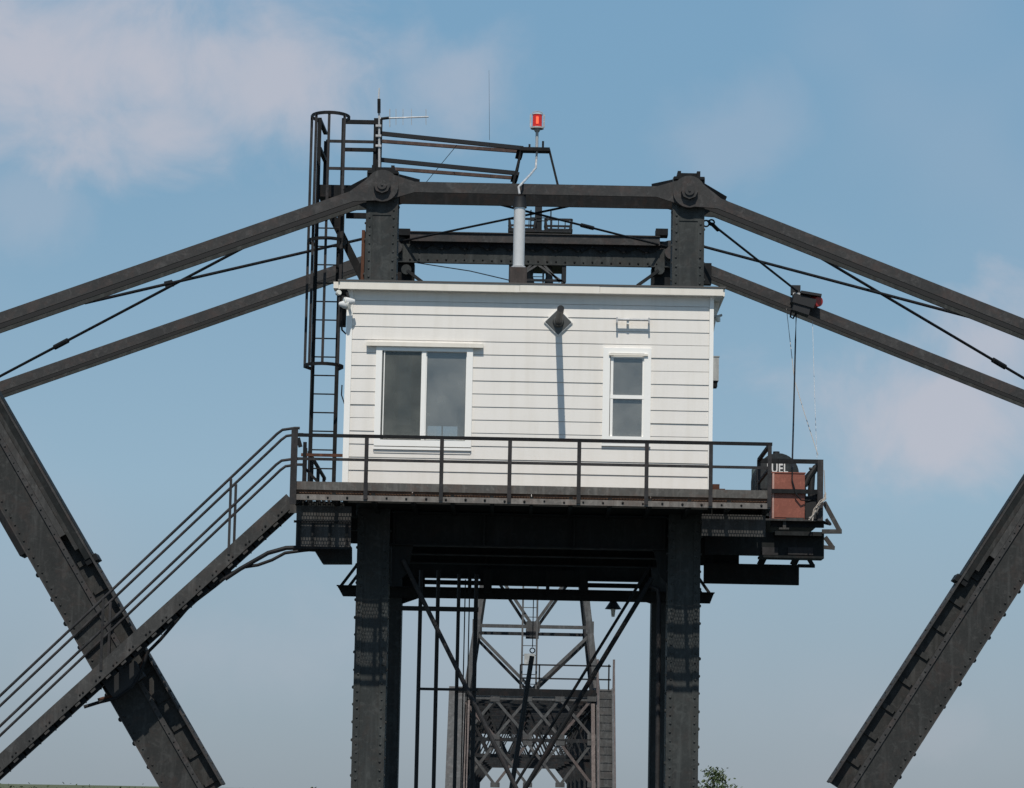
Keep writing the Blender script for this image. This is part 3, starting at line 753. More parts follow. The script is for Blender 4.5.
win2 = window(small, .12, 'window', None)
sx0, sx1, sz0_, sz1_ = small
g0, g1 = P(612.8, 400, W).x, P(642, 400, W).x; top_, mr0, mr1, bot_ = wz(358.3, 627), wz(395.3, 627), wz(399, 627), wz(437.5, 627)
MB().box(g0 - .03, g1 + .03, W - .01, W - .004, mr1, top_ + .05).build('pane', 'window_glass', win2)
MB().box(g0 - .03, g1 + .03, W + .02, W + .026, bot_ - .05, mr0).build('pane', 'window_glass', win2)
MB().box(g0 - .05, g1 + .05, W - .03, W + .05, mr1 - .0, mr0 + .0 if mr0 > mr1 else mr1 + .05).build('meeting_rail', 'trim_white', win2)
mb = MB()
mb.box(g0 - .045, g0, W - .025, W + .04, bot_ - .03, top_ + .03); mb.box(g1, g1 + .045, W - .025, W + .04, bot_ - .03, top_ + .03); mb.box(g0, g1, W - .025, W + .04, top_, top_ + .1); mb.box(g0, g1, W - .025, W + .04, bot_ - .06, bot_)
mb.build('sash', 'trim_white', win2)
MB().box(sx0 - .005, sx1 + .005, W - .052, W - .0, wz(446.5, 627), sz0_ - .001).build('sill', 'trim_white', win2)
MB().box(g0 - .08, g1 + .09, W - .085, W - .056, top_ + .035, top_ + .07).build('drip_cap', 'fascia_white', win2)

# wall vent: diamond flashing with a black pipe coming straight out
c = P(558.3, 322.3, W)
mb = MB(); s_ = .225; mb.prism([(c.x, c.z + s_), (c.x + s_, c.z), (c.x, c.z - s_), (c.x - s_, c.z)], W - .055, W - .035)
o = mb.build('vent_flashing', 'flashing', house)
mb = MB(); s_ = .245; mb.prism([(c.x, c.z + s_), (c.x + s_, c.z), (c.x, c.z - s_), (c.x - s_, c.z)], W - .045, W - .02); mb.build('vent_frame', 'trim_white', o)
mb = MB(); mb.cyl((c.x, W - .04, c.z), (c.x + .02, W - 1.36, c.z + .02), .058, n=18); mb.build('vent_pipe', 'black_iron', o, True)
mb = MB(); mb.cyl((c.x, W - .06, c.z), (c.x, W - .12, c.z), .10, .075, n=18); mb.build('vent_collar', 'flashing', o, True)
# roof flue
c = P(518.3, 279, 51.7)
fl = MB().box(c.x - .15, c.x + .15, 51.55, 51.85, zf1 + .03, P(518, 268.5, 51.7).z).build('flue_base', 'flue_rust', house)
mb = MB(); mb.cyl((c.x, 51.7, P(518, 268.4, 51.7).z), (c.x, 51.7, P(518, 206, 51.7).z), .100, n=24); mb.build('flue_pipe', 'aluminium', fl, True)
mb = MB(); mb.cyl((c.x, 51.7, P(518, 269, 51.7).z), (c.x, 51.7, P(518, 266.5, 51.7).z), .125, n=24); mb.build('flue_collar', 'galvanized', fl, True)
zc = P(519.5, 206, 51.7).z
mb = MB(); mb.tube([(c.x, 51.7, zc - .03), (c.x, 51.7, zc + .05), (c.x, 51.69, zc + .12), (c.x, 51.68, zc + .17)], .125, 16, .095); mb.build('flue_cap', 'black_iron', fl, True)
mb = MB(); mb.box(c.x - .19, c.x + .19, 51.5, 51.9, zf1 + .031, zf1 + .045); mb.build('flue_flashing', 'roof_felt', fl)

# ------------------------------------------------------------------ fittings on the house
fx = thing('floodlight', 'twin white floodlight cones clamped to the left corner of the house', 'floodlight', P(345, 310, W - .1))
a = P(344, 290, W - .06)
MB().bar(a, P(342.5, 327, W + .1), .11, .08).build('bracket', 'dark_steel', fx)
def flood(p, d, r0=.035, r1=.085, L=.17):
    d = Vector(d).normalized(); mb = MB(); mb.tube([p, Vector(p) + d * L * .35, Vector(p) + d * L], r0, 14, r1); o = mb.build('lamp_head', 'paint_white', fx, True)
    MB().cyl(Vector(p) + d * (L + .001), Vector(p) + d * (L + .02), r1 * .92, r1 * .8, 14).build('lens', 'lamp_glass', o, True)
flood(P(339.5, 304.0, W - .22), (1, -.35, -.15)); flood(P(354.5, 301.5, W - .22), (-1, -.35, -.1))
flood(P(336.8, 294, W - .1), (.6, -1, .2), .03, .05, .08)
MB().bar(P(346.5, 291, W - .12), P(350, 302, W - .16), .04, .03).build('arm', 'dark_steel', fx)
MB().bar(P(343, 296, W - .1), P(343.5, 306, W - .14), .06, .03).build('arm', 'dark_steel', fx)
MB().tube([P(341, 320, W), P(342, 330, W), P(346, 334, W), P(347, 330, W)], .018, 6).build('conduit', 'cable_black', fx, True)

lb = thing('wall_lamp', 'pale tube lamp bracket fixed above the narrow right window', 'lamp', P(632, 324, W))
a, b_ = P(617, 319.5, W - .12), P(649, 320.5, W - .12)
mb = MB(); mb.cyl((a.x, W - .13, a.z), (b_.x, W - .13, a.z), .022, n=12); mb.build('tube', 'galvanized', lb, True)
for q_ in (a, b_): MB().box(q_.x - .014, q_.x + .014, W - .17, W - .03, a.z - .06, a.z + .035).build('end_bracket', 'galvanized', lb)
m_ = P(627.8, 322, W - .1); MB().box(m_.x - .02, m_.x + .02, W - .12, W - .03, a.z - .07, a.z + .01).build('socket', 'trim_white', lb)

mbx = thing('meter_box', 'pale grey electrical box on the right side wall of the house', 'electrical box', P(715, 370, W + .4))
a, b_ = P(712.5, 357, W + .3), P(718.5, 381, W + .3)
MB().box(XWR + .012, b_.x, W + .25, W + .6, b_.z, a.z).build('case', 'grey_box', mbx)
MB().box(XWR + .012, b_.x - .02, W + .28, W + .55, b_.z - .10, b_.z - .001).build('conduit_box', 'dark_steel', mbx)
MB().box(XWR + .012, b_.x + .012, W + .24, W + .61, a.z - .002, a.z + .012).build('lid', 'grey_box', mbx)
pl = thing('porch_light', 'small pale lamp under the right eave of the house', 'lamp', P(718, 319, W + .3))
a = P(718.5, 319, W + .35)
mb = MB(); mb.cyl((a.x - .02, W + .35, a.z + .05), (a.x, W + .35, a.z - .05), .05, .035, 12); mb.build('lens', 'lamp_glass', pl, True)
MB().bar((XWR + .012, W + .35, a.z + .02), (a.x + .06, W + .35, a.z + .07), .03, .1).build('arm', 'grey_box', pl)

# ------------------------------------------------------------------ stairs on the left
SY0, SY1 = 50.95, 51.85
st = thing('staircase', 'steep open steel stair with pipe handrails climbing to the platform', 'stairs', P(100, 690, SY0))
sA, sB = P(-30, 790, SY0), P(291, 499, SY0)          # nose line of the front stringer (mid height)
dv = (sB - sA).normalized()
q = Vector((-dv.z, 0, dv.x))
for y in (SY0, SY1):
    off = Vector((0, y - SY0, 0)); mb = MB(); s = 1 if y == SY0 else -1
    mb.bar(sA + off, sB + off, .235, .014); 
    mb.bar(sA + off + q * .1105 + Vector((0, s * .04, 0)), sB + off + q * .1105 + Vector((0, s * .04, 0)), .014, .07)
    mb.bar(sA + off - q * .1105 + Vector((0, s * .04, 0)), sB + off - q * .1105 + Vector((0, s * .04, 0)), .014, .07)
    o = mb.build('stringer', 'plate_steel', st)
    if s == 1:
        rv = MB(); L = (sB - sA).length; u = .15
        while u < L:
            rv.rivet(sA + dv * u - q * .06 + Vector((0, -.007, 0)), (0, -1, 0), .02); rv.rivet(sA + dv * (u + .08) - q * .06 + Vector((0, -.007, 0)), (0, -1, 0), .02); u += .377
        kind(rv.build('bolts', 'dark_steel', o), 'stuff')
nst = 21
for i in range(nst):
    c = sA + dv * (sB - sA).length * (i + .6) / nst
    c = c - q * .06; MB().box(c.x - .09, c.x + .09, SY0 + .009, SY1 - .009, c.z - .02, c.z + .02).build('tread', 'rail_steel', st)
    MB().bar(c - q * .09 - dv * .05 + Vector((0, .03, 0)), c - q * .09 + dv * .05 + Vector((0, .03, 0)), .035, .06).build('tread_bracket', 'plate_steel', st)
    MB().bar(c - q * .085 - dv * .19 + Vector((0, .12, 0)), c - q * .085 + dv * .19 + Vector((0, .12, 0)), .10, .06).build('tread_carrier', 'dark_steel', st)
# handrails: top and middle pipe each side, bending level at the landing
for y, dx in ((SY0, 0), (SY1, 0)):
    def rail(h, ex):
        k = (y - SY0)
        p0 = sA + Vector((0, k, h)); p1 = sB + Vector((-.28, k, h - .05))
        e_ = P(292, ex, E); pe = Vector((XEL - .02, y, p1.z + .10))
        MB().tube([p0, lerp(p0, p1, .5), p1 - dv * .12, p1 + Vector((.01, 0, .015)), p1 + Vector((.10, 0, .085)), pe + Vector((-.05, 0, .02)), pe + Vector((.03, 0, .02))], .024, 10).build('handrail', 'rail_steel', st, True)
    rail(1.15, 441); rail(.62, 459)
    for px in (228.5, 105):
        X = P(px, 560, SY0).x; tt = (X - sA.x) / (sB.x - sA.x); b0 = lerp(sA, sB, tt)
        MB().box(X - .022, X + .022, y - .02 if y > SY0 else y - .028, y + .02 if y > SY0 else y - .008, b0.z + .02, b0.z + 1.15 + .20 * tt).build('rail_post', 'rail_steel', st)
MB().box(XEL - .12, XEL + .06, SY0 - .02, SY0 + .0, ZDECK - .32, ZDECK - .02).build('landing_plate', 'plate_steel', st)
cb = thing('power_cable', 'black cables looping beneath the staircase to the platform', 'cable', P(250, 560, 51))
for k, pts in enumerate(([(330, 547), (300, 547.5), (286, 548), (268, 553), (261, 557), (240, 569), (225, 579)], [(318, 549), (303, 550.5), (285, 553), (272, 560), (258, 565), (245, 567), (232, 573)])):
    MB().tube([P(a_, b2, 51.0 + .2 * k) for a_, b2 in pts], .038 if k == 0 else .028, 8).build('cable', 'cable_black', cb, True)
MB().tube([P(a_, b2, 51.45) for a_, b2 in ((232, 572), (215, 586), (190, 605), (172, 626), (160, 640), (148, 652), (141, 672), (132, 687), (117, 698), (100, 702), (84, 707))], .03, 8).build('cable', 'cable_black', cb, True)
MB().tube([P(a_, b2, 51.55) for a_, b2 in ((146, 655), (137, 680), (125, 692), (112, 696), (98, 700))], .03, 8).build('cable', 'rust_steel', cb, True)
jb = tag(MB().hexa(P(125, 680, 51.6), (.26, 0, .2), (-.1, 0, .13), (0, .14, 0)).build('cable_junction_box', 'black_iron'), 'black cable junction box under the stair where it crosses the diagonal', 'junction box')

# ------------------------------------------------------------------ caged ladder
LY = 53.4
xlr = [P(311.7, 400, LY).x, P(336.0, 400, LY).x]; zlb, zlt = ZDECK, P(330, 118, LY).z
ld = thing('caged_ladder', 'tall dark steel ladder with safety cage left of the house', 'ladder', ((xlr[0] + xlr[1]) / 2, LY, zlb))
for x in xlr: MB().box(x - .035, x + .035, LY - .02, LY + .02, zlb, zlt).build('ladder_rail', 'dark_steel', ld)
z = P(325, 469, LY).z - .33; dz = (P(325, 385, LY).z - P(325, 459.5, LY).z) / 4
k = 0
while z < P(330, 203, LY).z:
    MB().cyl((xlr[0], LY, z), (xlr[1], LY, z), .013, n=6).build('rung', 'dark_steel', ld); z += dz
cx = (xlr[0] + xlr[1]) / 2; xcl = P(305.5, 368, LY).x; rx = cx - xcl
for py in (369, 245, 121):
    zh = P(322, py, LY).z
    pts = [Vector((cx + rx * math.cos(t_), LY - .30 + .42 * math.sin(t_), zh)) for t_ in [R(180 + 15 * i) for i in range(13)]]
    pts = [Vector((xlr[0] - .02, LY, zh))] + pts + [Vector((xlr[1] + .02, LY, zh))]
    mb = MB()
    for a, b_ in zip(pts[:-1], pts[1:]): mb.bar(a, b_ + (b_ - a) * .08, .014, .06, (0, 0, 1))
    mb.build('cage_hoop', 'dark_steel', ld)
zc0, zc1 = P(322, 369, LY).z, P(322, 121, LY).z
for an in (180, 225, 270, 322):
    p = Vector((cx + rx * .98 * math.cos(R(an)), LY - .30 + .41 * math.sin(R(an)), 0))
    MB().box(p.x - .024, p.x + .024, p.y - .008, p.y + .008, zc0, zc1).build('cage_bar', 'rail_steel', ld)
MB().tube([P(342, 385, LY), P(341.5, 395, LY), P(344.5, 404, LY - .5)], .012, 6).build('wire', 'cable_black', ld, True)

# ------------------------------------------------------------------ ladder landing and top walkway
tl = thing('ladder_landing', 'dark railed landing at the top of the caged ladder', 'platform', P(345, 190, 54))
def tbox(px0, py0, px1, py1, Y, d, name, mat, parent):
    a, b_ = P(px0, py0, Y), P(px1, py1, Y); return MB().box(min(a.x, b_.x), max(a.x, b_.x), Y, Y + d, min(a.z, b_.z), max(a.z, b_.z)).build(name, mat, parent)
tbox(319, 184.5, 352, 197, LY + .05, 1.3, 'landing_deck', 'dark_steel', tl)
tbox(346, 212.5, 370, 218, LY + .4, .1, 'support_beam', 'dark_steel', tl)
MB().bar(P(331, 214, LY + .3), P(363, 279, LY + .3), .14, .1).build('knee_brace', 'dark_steel', tl)
MB().box(xlr[1] - .07, xlr[1] + .05, LY + .03, LY + .2, P(340, 285, LY).z, P(340, 200, LY).z).build('hanger_post', 'dark_steel', tl)
tbox(374.0, 118, 381, 172, LY + .05, .12, 'rail_post', 'dark_steel', tl)
tbox(324, 141, 327, 186, LY + 1.2, .05, 'rail_post', 'dark_steel', tl)
tbox(343, 119.5, 379, 124, LY + .02, .06, 'top_rail', 'dark_steel', tl)
tbox(345, 147.5, 379, 151.5, LY + .02, .06, 'mid_rail', 'dark_steel', tl)
for py in (141.5, 168.7):
    z = P(350, py, LY + 1.2).z; MB().bar((P(326, py, LY + 1.2).x, LY + 1.2, z), (P(376, py, LY + 1.2).x, LY + 1.2, z), .05, .04).build('rear_rail', 'rail_steel', tl)
for py in (119, 148):
    a = P(319.5, py, LY); b_ = Vector((P(326, py, LY + 1.2).x, LY + 1.2, a.z)); MB().bar((a.x, LY + .03, a.z), b_, .07, .05, (0, 0, 1)).build('side_rail', 'dark_steel', tl)

wk = thing('walkway_railing', 'rusty double handrails of the catwalk above the top chord', 'railing', P(450, 180, 54.3))
for (a0, a1, mat, nm, wd) in (((381, 133.5, 54.0), (523, 148.3, 54.9), 'black_iron', 'top_rail', .075), ((381, 159.8, 54.0), (517, 173.3, 54.9), 'black_iron', 'mid_rail', .075),  # front rails black: their shaded undersides put into the colour
                          ((381, 141.2, 54.7), (519, 151.5, 55.3), 'rust_rail', 'rear_top_rail', .06), ((394, 169.0, 54.7), (512, 177.8, 55.3), 'rust_rail', 'rear_mid_rail', .06)):
    if mat == 'rust_rail' and mat not in MAT: steel('rust_rail', (.085, .058, .050), (.12, .082, .070), .4, (.07, .04, .03))
    MB().bar(P(*a0), P(*a1), wd, .06).build(nm, mat, wk)
MB().bar(P(521, 148, 54.95), P(518.5, 158, 55.1), .12, .1).build('end_bracket', 'dark_steel', wk)
MB().bar(P(516, 173, 54.95), P(514, 181, 55.1), .12, .1).build('end_bracket', 'dark_steel', wk)
zd = P(450, 192, 54.5).z
MB().box(P(372, 190, 54.5).x, P(562, 190, 54.5).x, 54.1, 55.2, zd - .06, zd).build('catwalk_deck', 'dark_steel', wk)
for px in (400, 470):
    a = P(px, 136, 54.2); 
for px, y in ((376, 54.1),):
    MB().box(P(px, 150, y).x - .03, P(px, 150, y).x + .03, y, y + .05, zd, P(px, 133, y).z).build('rail_post', 'dark_steel', wk)
MB().cyl(P(457, 145, 54.6), P(414, 197, 56), .006, n=5).build('wire', 'cable_black', wk)

# ------------------------------------------------------------------ red beacon on its frame
by = 54.6
bc = thing('warning_beacon', 'red glass warning beacon in a wire guard on a pipe mast', 'beacon', P(537, 149, by))
c = P(537.3, 121, by)
mb = MB(); zz0, zz1 = P(537, 127.3, by).z, P(537, 115, by).z
MB().cyl((c.x, by, zz0), (c.x, by, zz1), .088, n=20).build('lens', 'beacon_red', bc, True)
MB().cyl((c.x, by - .075, zz0 + .05), (c.x, by - .075, zz1 - .05), .026, n=10).build('lamp', 'beacon_core', bc, True)
MB().cyl((c.x, by, zz0 - .03), (c.x, by, zz0 - .001), .125, .12, n=20).build('base_plate', 'grey_box', bc, True)
MB().cyl((c.x, by, zz1 + .001), (c.x, by, zz1 + .03), .10, .07, n=20).build('cap', 'grey_box', bc, True)
for k in (0, 1, 2, 3):
    an = k * math.pi / 3; p = Vector((c.x + .125 * math.cos(an), by + .125 * math.sin(an), 0))
    MB().box(p.x - .014, p.x + .014, p.y - .008, p.y + .008, zz0, zz1 + .01).build('guard_bar', 'grey_box', bc)
MB().tube([(c.x + .1 * math.cos(t_), by, zz1 + .02 + .05 * math.sin(t_)) for t_ in [math.pi * i / 8 for i in range(9)]], .008, 5).build('guard_hoop', 'grey_box', bc, True)
MB().cyl((c.x, by, P(537, 149, by).z), (c.x, by, zz0 - .031), .028, n=12).build('mast_pipe', 'galvanized', bc, True)
MB().cyl((c.x, by, zz0 - .09), (c.x, by, zz0 - .031), .04, .07, n=12).build('mast_flange', 'grey_box', bc, True)
tbox(520.5, 146.8, 549.8, 150.8, by - .1, .25, 'cross_bar', 'dark_steel', bc)
MB().bar(P(521.5, 149, by), P(512, 188, by), .04, .04).build('stand_leg', 'dark_steel', bc)
MB().bar(P(549, 149, by), P(559, 190, by), .04, .04).build('stand_leg', 'dark_steel', bc)
MB().bar(P(521.5, 149, by + .5), P(514, 188, by + .5), .04, .04).build('stand_leg', 'dark_steel', bc)
for px, py in ((529.5, 144), (543, 141)): tbox(px - 1, py, px + 1, 147.5, by, .03, 'bolt', 'dark_steel', bc)
MB().tube([P(537, 150, by - .02), P(536.3, 160, by - .02), P(535.8, 168, by - .3), P(530, 175, by - 1.5), P(522.5, 183, by - 2.75), P(518.5, 187, by - 2.8), P(519.5, 194, by - 2.85)], .02, 8).build('conduit', 'galvanized', bc, True)

# ------------------------------------------------------------------ antennas
an_ = thing('yagi_antenna', 'thin radio antenna mast with horizontal yagi arm beside the ladder', 'antenna', P(379, 170, 53.35))
ay = 53.35
MB().tube([P(379.3, 168, ay), P(379.2, 118, ay), P(378.6, 100, ay), P(379.2, 88, ay)], .022, 8, .012).build('mast', 'galvanized', an_, True)
MB().cyl(P(379, 113, ay - .02), P(379, 99, ay - .02), .03, n=8).build('mast_clamp', 'dark_steel', an_, True)
MB().cyl(P(380, 118.5, ay - .05), P(428.5, 116.8, ay - .05), .014, n=8).build('boom', 'galvanized', an_, True)
MB().cyl(P(381, 118.8, ay - .05), P(389, 117.8, ay - .05), .026, n=8).build('boom_clamp', 'dark_steel', an_, True)
for px in (389.8, 396, 403, 411.5, 426): MB().cyl(P(px, 109, ay - .05), P(px, 127 if px < 391 else 125, ay - .05), .006 if px > 391 else .009, n=5).build('element', 'galvanized', an_)
for dy, nm in ((126, 'bracket'), (136, 'bracket'), (146, 'bracket')): MB().hexa(P(378.5, dy, ay), (.05, 0, 0), (0, .04, 0), (0, 0, .02)).build(nm, 'galvanized', an_)
wh = tag(MB().tube([P(489.5, 140, 54.6), P(489.3, 110, 54.6), P(489, 70, 54.6)], .004, 5, .002).build('whip_antenna', 'cable_black'), 'hair thin whip antenna rising from the catwalk handrail', 'antenna')

# ------------------------------------------------------------------ tank, cabinet and clutter
tk = thing('fuel_tank', 'dark rounded fuel oil tank with white FUEL lettering behind the railing', 'tank', P(776, 517, 53.9))
yk = 53.35; a, b_ = P(757.5, 480, yk), P(798.5, 480, yk); cxk = (a.x + b_.x) / 2; rk = (b_.x - a.x) / 2; ztk = P(776, 453.5, yk).z - rk
zbk = zt_ + .12
pts = [(cxk + rk * math.cos(t_), ztk + rk * math.sin(t_)) for t_ in [math.pi * i / 16 for i in range(17)]] + [(cxk + rk * math.cos(t_), zbk + rk * .6 + rk * .6 * math.sin(t_)) for t_ in [math.pi + math.pi * i / 16 for i in range(17)]]
MB().prism(pts, yk, yk + 1.5).build('tank_shell', 'tank_paint', tk, True)
ins = [(cxk + (x - cxk) * 1.02, ztk + (z - ztk) * 1.02) for x, z in pts]
MB().prism(ins, yk - .012, yk + .03).build('rim_band', 'tank_paint', tk)
MB().cyl((cxk, yk + .4, ztk + rk - .01), (cxk, yk + .4, ztk + rk + .08), .06, n=12).build('fill_cap', 'black_iron', tk, True)
for yy in (.35, 1.1):
    MB().prism([(cxk + (x - cxk) * 1.015, ztk + (z - ztk) * 1.015) for x, z in pts], yk + yy, yk + yy + .06).build('strap', 'black_iron', tk)
for sx in (-.25, .25): MB().box(cxk + sx - .03, cxk + sx + .03, yk + .2, yk + 1.2, zt_ + .001, zbk + .15).build('leg', 'dark_steel', tk)
tc = bpy.data.curves.new('lettering', 'FONT'); tc.body = 'FUEL'; tc.size = .225; tc.extrude = .002; tc.offset = .005; tc.space_character = 1.08
to = bpy.data.objects.new('tmp_text', tc); col.objects.link(to)
bpy.context.view_layer.update()
me = bpy.data.meshes.new_from_object(to.evaluated_get(bpy.context.evaluated_depsgraph_get())); bpy.data.objects.remove(to)
me.materials.clear(); me.materials.append(MAT['paint_white'])
lp = P(766.6, 472.3, yk - .02)
lo = bpy.data.objects.new('lettering', me); col.objects.link(lo)
me.transform(Matrix.Translation((lp.x, yk - .018, lp.z)) @ Matrix.Rotation(R(90), 4, 'X') @ Matrix.Diagonal((.74, 1, 1, 1))); par(lo, tk)
gt = thing('green_barrel', 'pale blue green drum half hidden behind the fuel tank', 'drum', P(755, 492, 54.9))
a = P(758, 480, 54.9); zb0, zb1 = zt_ + .001, P(755, 469.5, 54.9).z
MB().tube([(a.x, 54.9, zb0), (a.x, 54.9, zb1 - .12), (a.x, 54.9, zb1 - .04), (a.x, 54.9, zb1)], .12, 20).build('body', 'tank_green', gt, True)
MB().cyl((a.x, 54.9, zb1 + .001), (a.x, 54.9, zb1 + .03), .10, .08, n=20).build('lid', 'tank_green', gt, True)

cbn = thing('red_cabinet', 'brick red sheet metal cabinet standing behind the tank platform railing', 'cabinet', P(788, 518, 52.7))
yc = Y2 + .045; a, b_ = P(772.2, 473, yc), P(804.6, 518, yc)
MB().box(a.x, b_.x, yc, yc + .55, zt_ + .002, a.z).build('case', 'cabinet_red', cbn)
MB().box(a.x - .012, b_.x + .012, yc - .015, yc + .56, a.z + .001, a.z + .02).build('lid', 'cabinet_red', cbn)
MB().box(a.x + .045, b_.x - .005, yc - .012, yc - .001, zt_ + .03, a.z - .02).build('door', 'cabinet_red', cbn)
steel('pale_red', (.42, .25, .21), (.5, .32, .27), .3, (.3, .15, .12))
MB().box(a.x + .004, a.x + .036, yc - .016, yc - .001, zt_ + .01, a.z - .005).build('edge_strip', 'pale_red', cbn)
MB().box(a.x + .25, b_.x - .02, yc - .03, yc - .001, zt_ + .003, zt_ + .025).build('base_strip', 'plate_steel', cbn)
vp = thing('valve_pipes', 'black fuel pipes and valves between red cabinet and end post', 'pipework', P(812, 515, 52.9))
MB().tube([P(811.5, 519, 52.9), P(811, 492, 52.9), P(812, 474, 52.9), P(816, 467, 52.9)], .06, 10).build('pipe', 'black_iron', vp, True)
MB().tube([P(805, 486, 52.85), P(809, 477, 52.85), P(813, 471, 52.85), P(816.5, 466, 52.85)], .045, 8).build('pipe', 'black_iron', vp, True)
MB().tube([P(805, 510, 52.85), P(811, 500, 52.85), P(816, 495, 52.85)], .05, 8).build('pipe', 'black_iron', vp, True)
MB().tube([P(809, 468.5, 52.85), P(817, 469, 52.85)], .022, 8).build('valve_handle', 'black_iron', vp, True)
MB().hexa(P(811, 508, 52.9), (.11, 0, 0), (0, .1, 0), (0, 0, .2)).build('pump_body', 'black_iron', vp)
MB().tube([P(806, 501, 52.8), P(818, 498.5, 52.8)], .02, 8).build('pipe', 'black_iron', vp, True)
MB().tube([P(822, 522, 52.7), P(830, 524, 52.4), P(826, 519, 52.4)], .03, 8).build('hook', 'black_iron', vp, True)
cord = tag(MB().tube([P(792.3, 470, 52.42), P(792, 480, 52.41), P(796, 494, 52.36), P(801, 500, 52.36), P(808, 500.5, 52.40)], .014, 6).build('drooping_cord', 'cable_black', None, True), 'black cord drooping across the front of the red cabinet', 'cord')
rp = thing('rope_tangle', 'frayed white rope tied at the right end of the tank platform', 'rope', P(818, 515, 52.3))
random.seed(3)
for k in range(5):
    pts = [P(825 + random.uniform(-1, 1), 494 + random.uniform(-2, 2), 52.25)]
    for j in range(1, 7): pts.append(P(825 - j * 2.4 + random.uniform(-2, 2) + (2 if j < 3 else 0), 494 + j * 4.2 + random.uniform(-2, 2), 52.25 + random.uniform(-.05, .04)))
    MB().tube(pts, .011, 6).build('strand', 'rope_white', rp, True)
MB().tube([P(825, 496, 52.25), P(824.5, 478, 52.25), P(824, 470, 52.25)], .008, 6).build('strand', 'rope_white', rp, True)
bl = thing('timber_blocks', 'two stacked brown timber blocks behind the toe board right of the house', 'blocks', P(716, 488, 51.5))
tbox(712.8, 484, 719.5, 491, 51.5, .3, 'block', 'rust_steel', bl); tbox(713, 488.5, 725, 496, 51.49, .3, 'block', 'rust_steel', bl)

# cables hanging from the far chord
hc = thing('hanging_cable', 'black cable hanging straight down from navigation light to fuel tank', 'cable', P(793, 455, 54))
MB().tube([P(796.3, 312, FT - .3), P(795.5, 340, 59.0), P(794.5, 380, 57), P(793.5, 420, 55), P(792.5, 455, 53.2), P(792.3, 470, 52.42)], .017, 6).build('cable', 'cable_black', hc, True)
MB().tube([P(791, 310, FT - .35), P(790.5, 317, FT - .35), P(793, 318.5, FT - .35), P(796, 313, FT - .35)], .02, 6).build('loop', 'cable_black', hc, True)
r1 = tag(MB().tube([P(786.5, 309, FT - .2), P(790, 340, 59.3), P(794.5, 380, 57.2), P(805, 415, 55), P(818, 455, 52.5)], .007, 6).build('hanging_rope', 'rope_white', None, True), 'slack pale rope hanging from far chord to the tank platform post', 'rope')
r2 = tag(MB().tube([P(812.5, 321, FT - .2), P(814, 375, 57), P(815.5, 420, 54.5), P(817, 458, 52.5)], .005, 6).build('guy_wire', 'galvanized', None, True), 'fine straight grey wire, rightmost line dropping to the tank platform', 'wire')
nv = thing('navigation_light', 'black hooded navigation lamp with red lens on the lower right chord', 'navigation light', P(800, 300, FT - .3))
ny = FT - .35
tbox(791.5, 285, 800.5, 294, ny, .2, 'junction_box', 'black_iron', nv)
tbox(793, 292.6, 801, 295, ny - .01, .22, 'band', 'galvanized', nv)
a = P(803, 302, ny)
MB().hexa(a, (.22, 0, -.06), (.03, 0, .085), (0, .18, 0)).build('housing', 'black_iron', nv)
MB().bar(P(800, 293.5, ny), P(820.5, 297, ny), .05, .45).build('hood', 'black_iron', nv)
a = P(814.5, 301.5, ny); d = Vector((.5, -.8, -.12)).normalized()
MB().tube([a, a + d * .06, a + d * .14], .13, 16, .10).build('lens', 'lens_red', nv, True)
MB().hexa(P(801, 309, ny), (.16, 0, -.05), (.02, 0, .09), (0, .15, 0)).build('bracket', 'black_iron', nv)
sw = thing('stay_wire', 'stay wire hooked from the right post down to the navigation light', 'wire', P(745, 255, 54))
p0, p1 = P(708, 221, T + .5), P(797, 291, ny)
MB().cyl(p0, p1, .022, n=8).build('wire', 'dark_steel', sw, True)
MB().tube(arc(P(706, 223.5, T + .45), .055, 0, 2 * math.pi, 14), .016, 6).build('eye', 'dark_steel', sw, True)
MB().tube(arc(P(711.5, 222.5, T + .5), .05, 0, 2 * math.pi, 14), .016, 6).build('eye', 'dark_steel', sw, True)
MB().cyl(P(712, 224, T + .5), P(718, 230, T + .7), .035, n=8).build('thimble', 'dark_steel', sw, True)
ww = tag(MB().tube([P(415, 262.5, FT - .2), P(470, 271, 58), P(517, 282, 53.2)], .010, 6).build('stay_wire', 'cable_black', None, True), 'thin wire running from the left strut seat down to the roof flue', 'wire')
rpnl = tag(MB().box(P(362.2, 230, T + .2).x, P(366.0, 230, T + .2).x - .012, T + .1, T + .5, zf1 + .04, P(363, 231, T + .2).z).build('rusty_channel', 'rust_steel'), 'narrow rust red channel strapped to the left post above the roof', 'channel')

# ------------------------------------------------------------------ pipes and lamp under the house
vpy = 56.5
vertical = [(420.8, 586, 418.2, 4.2), (438.2, 586, 434.0, 4.2), (458.8, 590, 455, 3.8), (476.2, 590, 472, 4.4)]
words = ['leftmost', 'second from the left', 'third from the left', 'rightmost']
for (xa, ya, xb, wd), wname in zip(vertical, words):
    a = P(xa, ya, vpy)
    o = MB().cyl((a.x, vpy, 2.0), (a.x, vpy, a.z + .3), wd / 2 / 53, n=10).build('standpipe', 'black_iron', None, True)
    tag(o, 'black vertical standpipe under the platform, %s of four' % wname, 'pipe', 'standpipes under the platform')
for k, xa in enumerate((465.2, 469.6)):
    a = P(xa, 590, vpy + .3); o = MB().cyl((a.x, vpy + .3, 2.0), (a.x, vpy + .3, a.z + .2), .013, n=6).build('vertical_cable', 'cable_black', None, True)
    tag(o, ('thin black cable, left one of the close pair between standpipes', 'thin black cable, right one of the close pair between standpipes')[k], 'cable', 'vertical cables')
pr = thing('pipe_rack', 'black horizontal bars clamping the standpipes under the platform', 'pipe rack', P(440, 690, vpy))
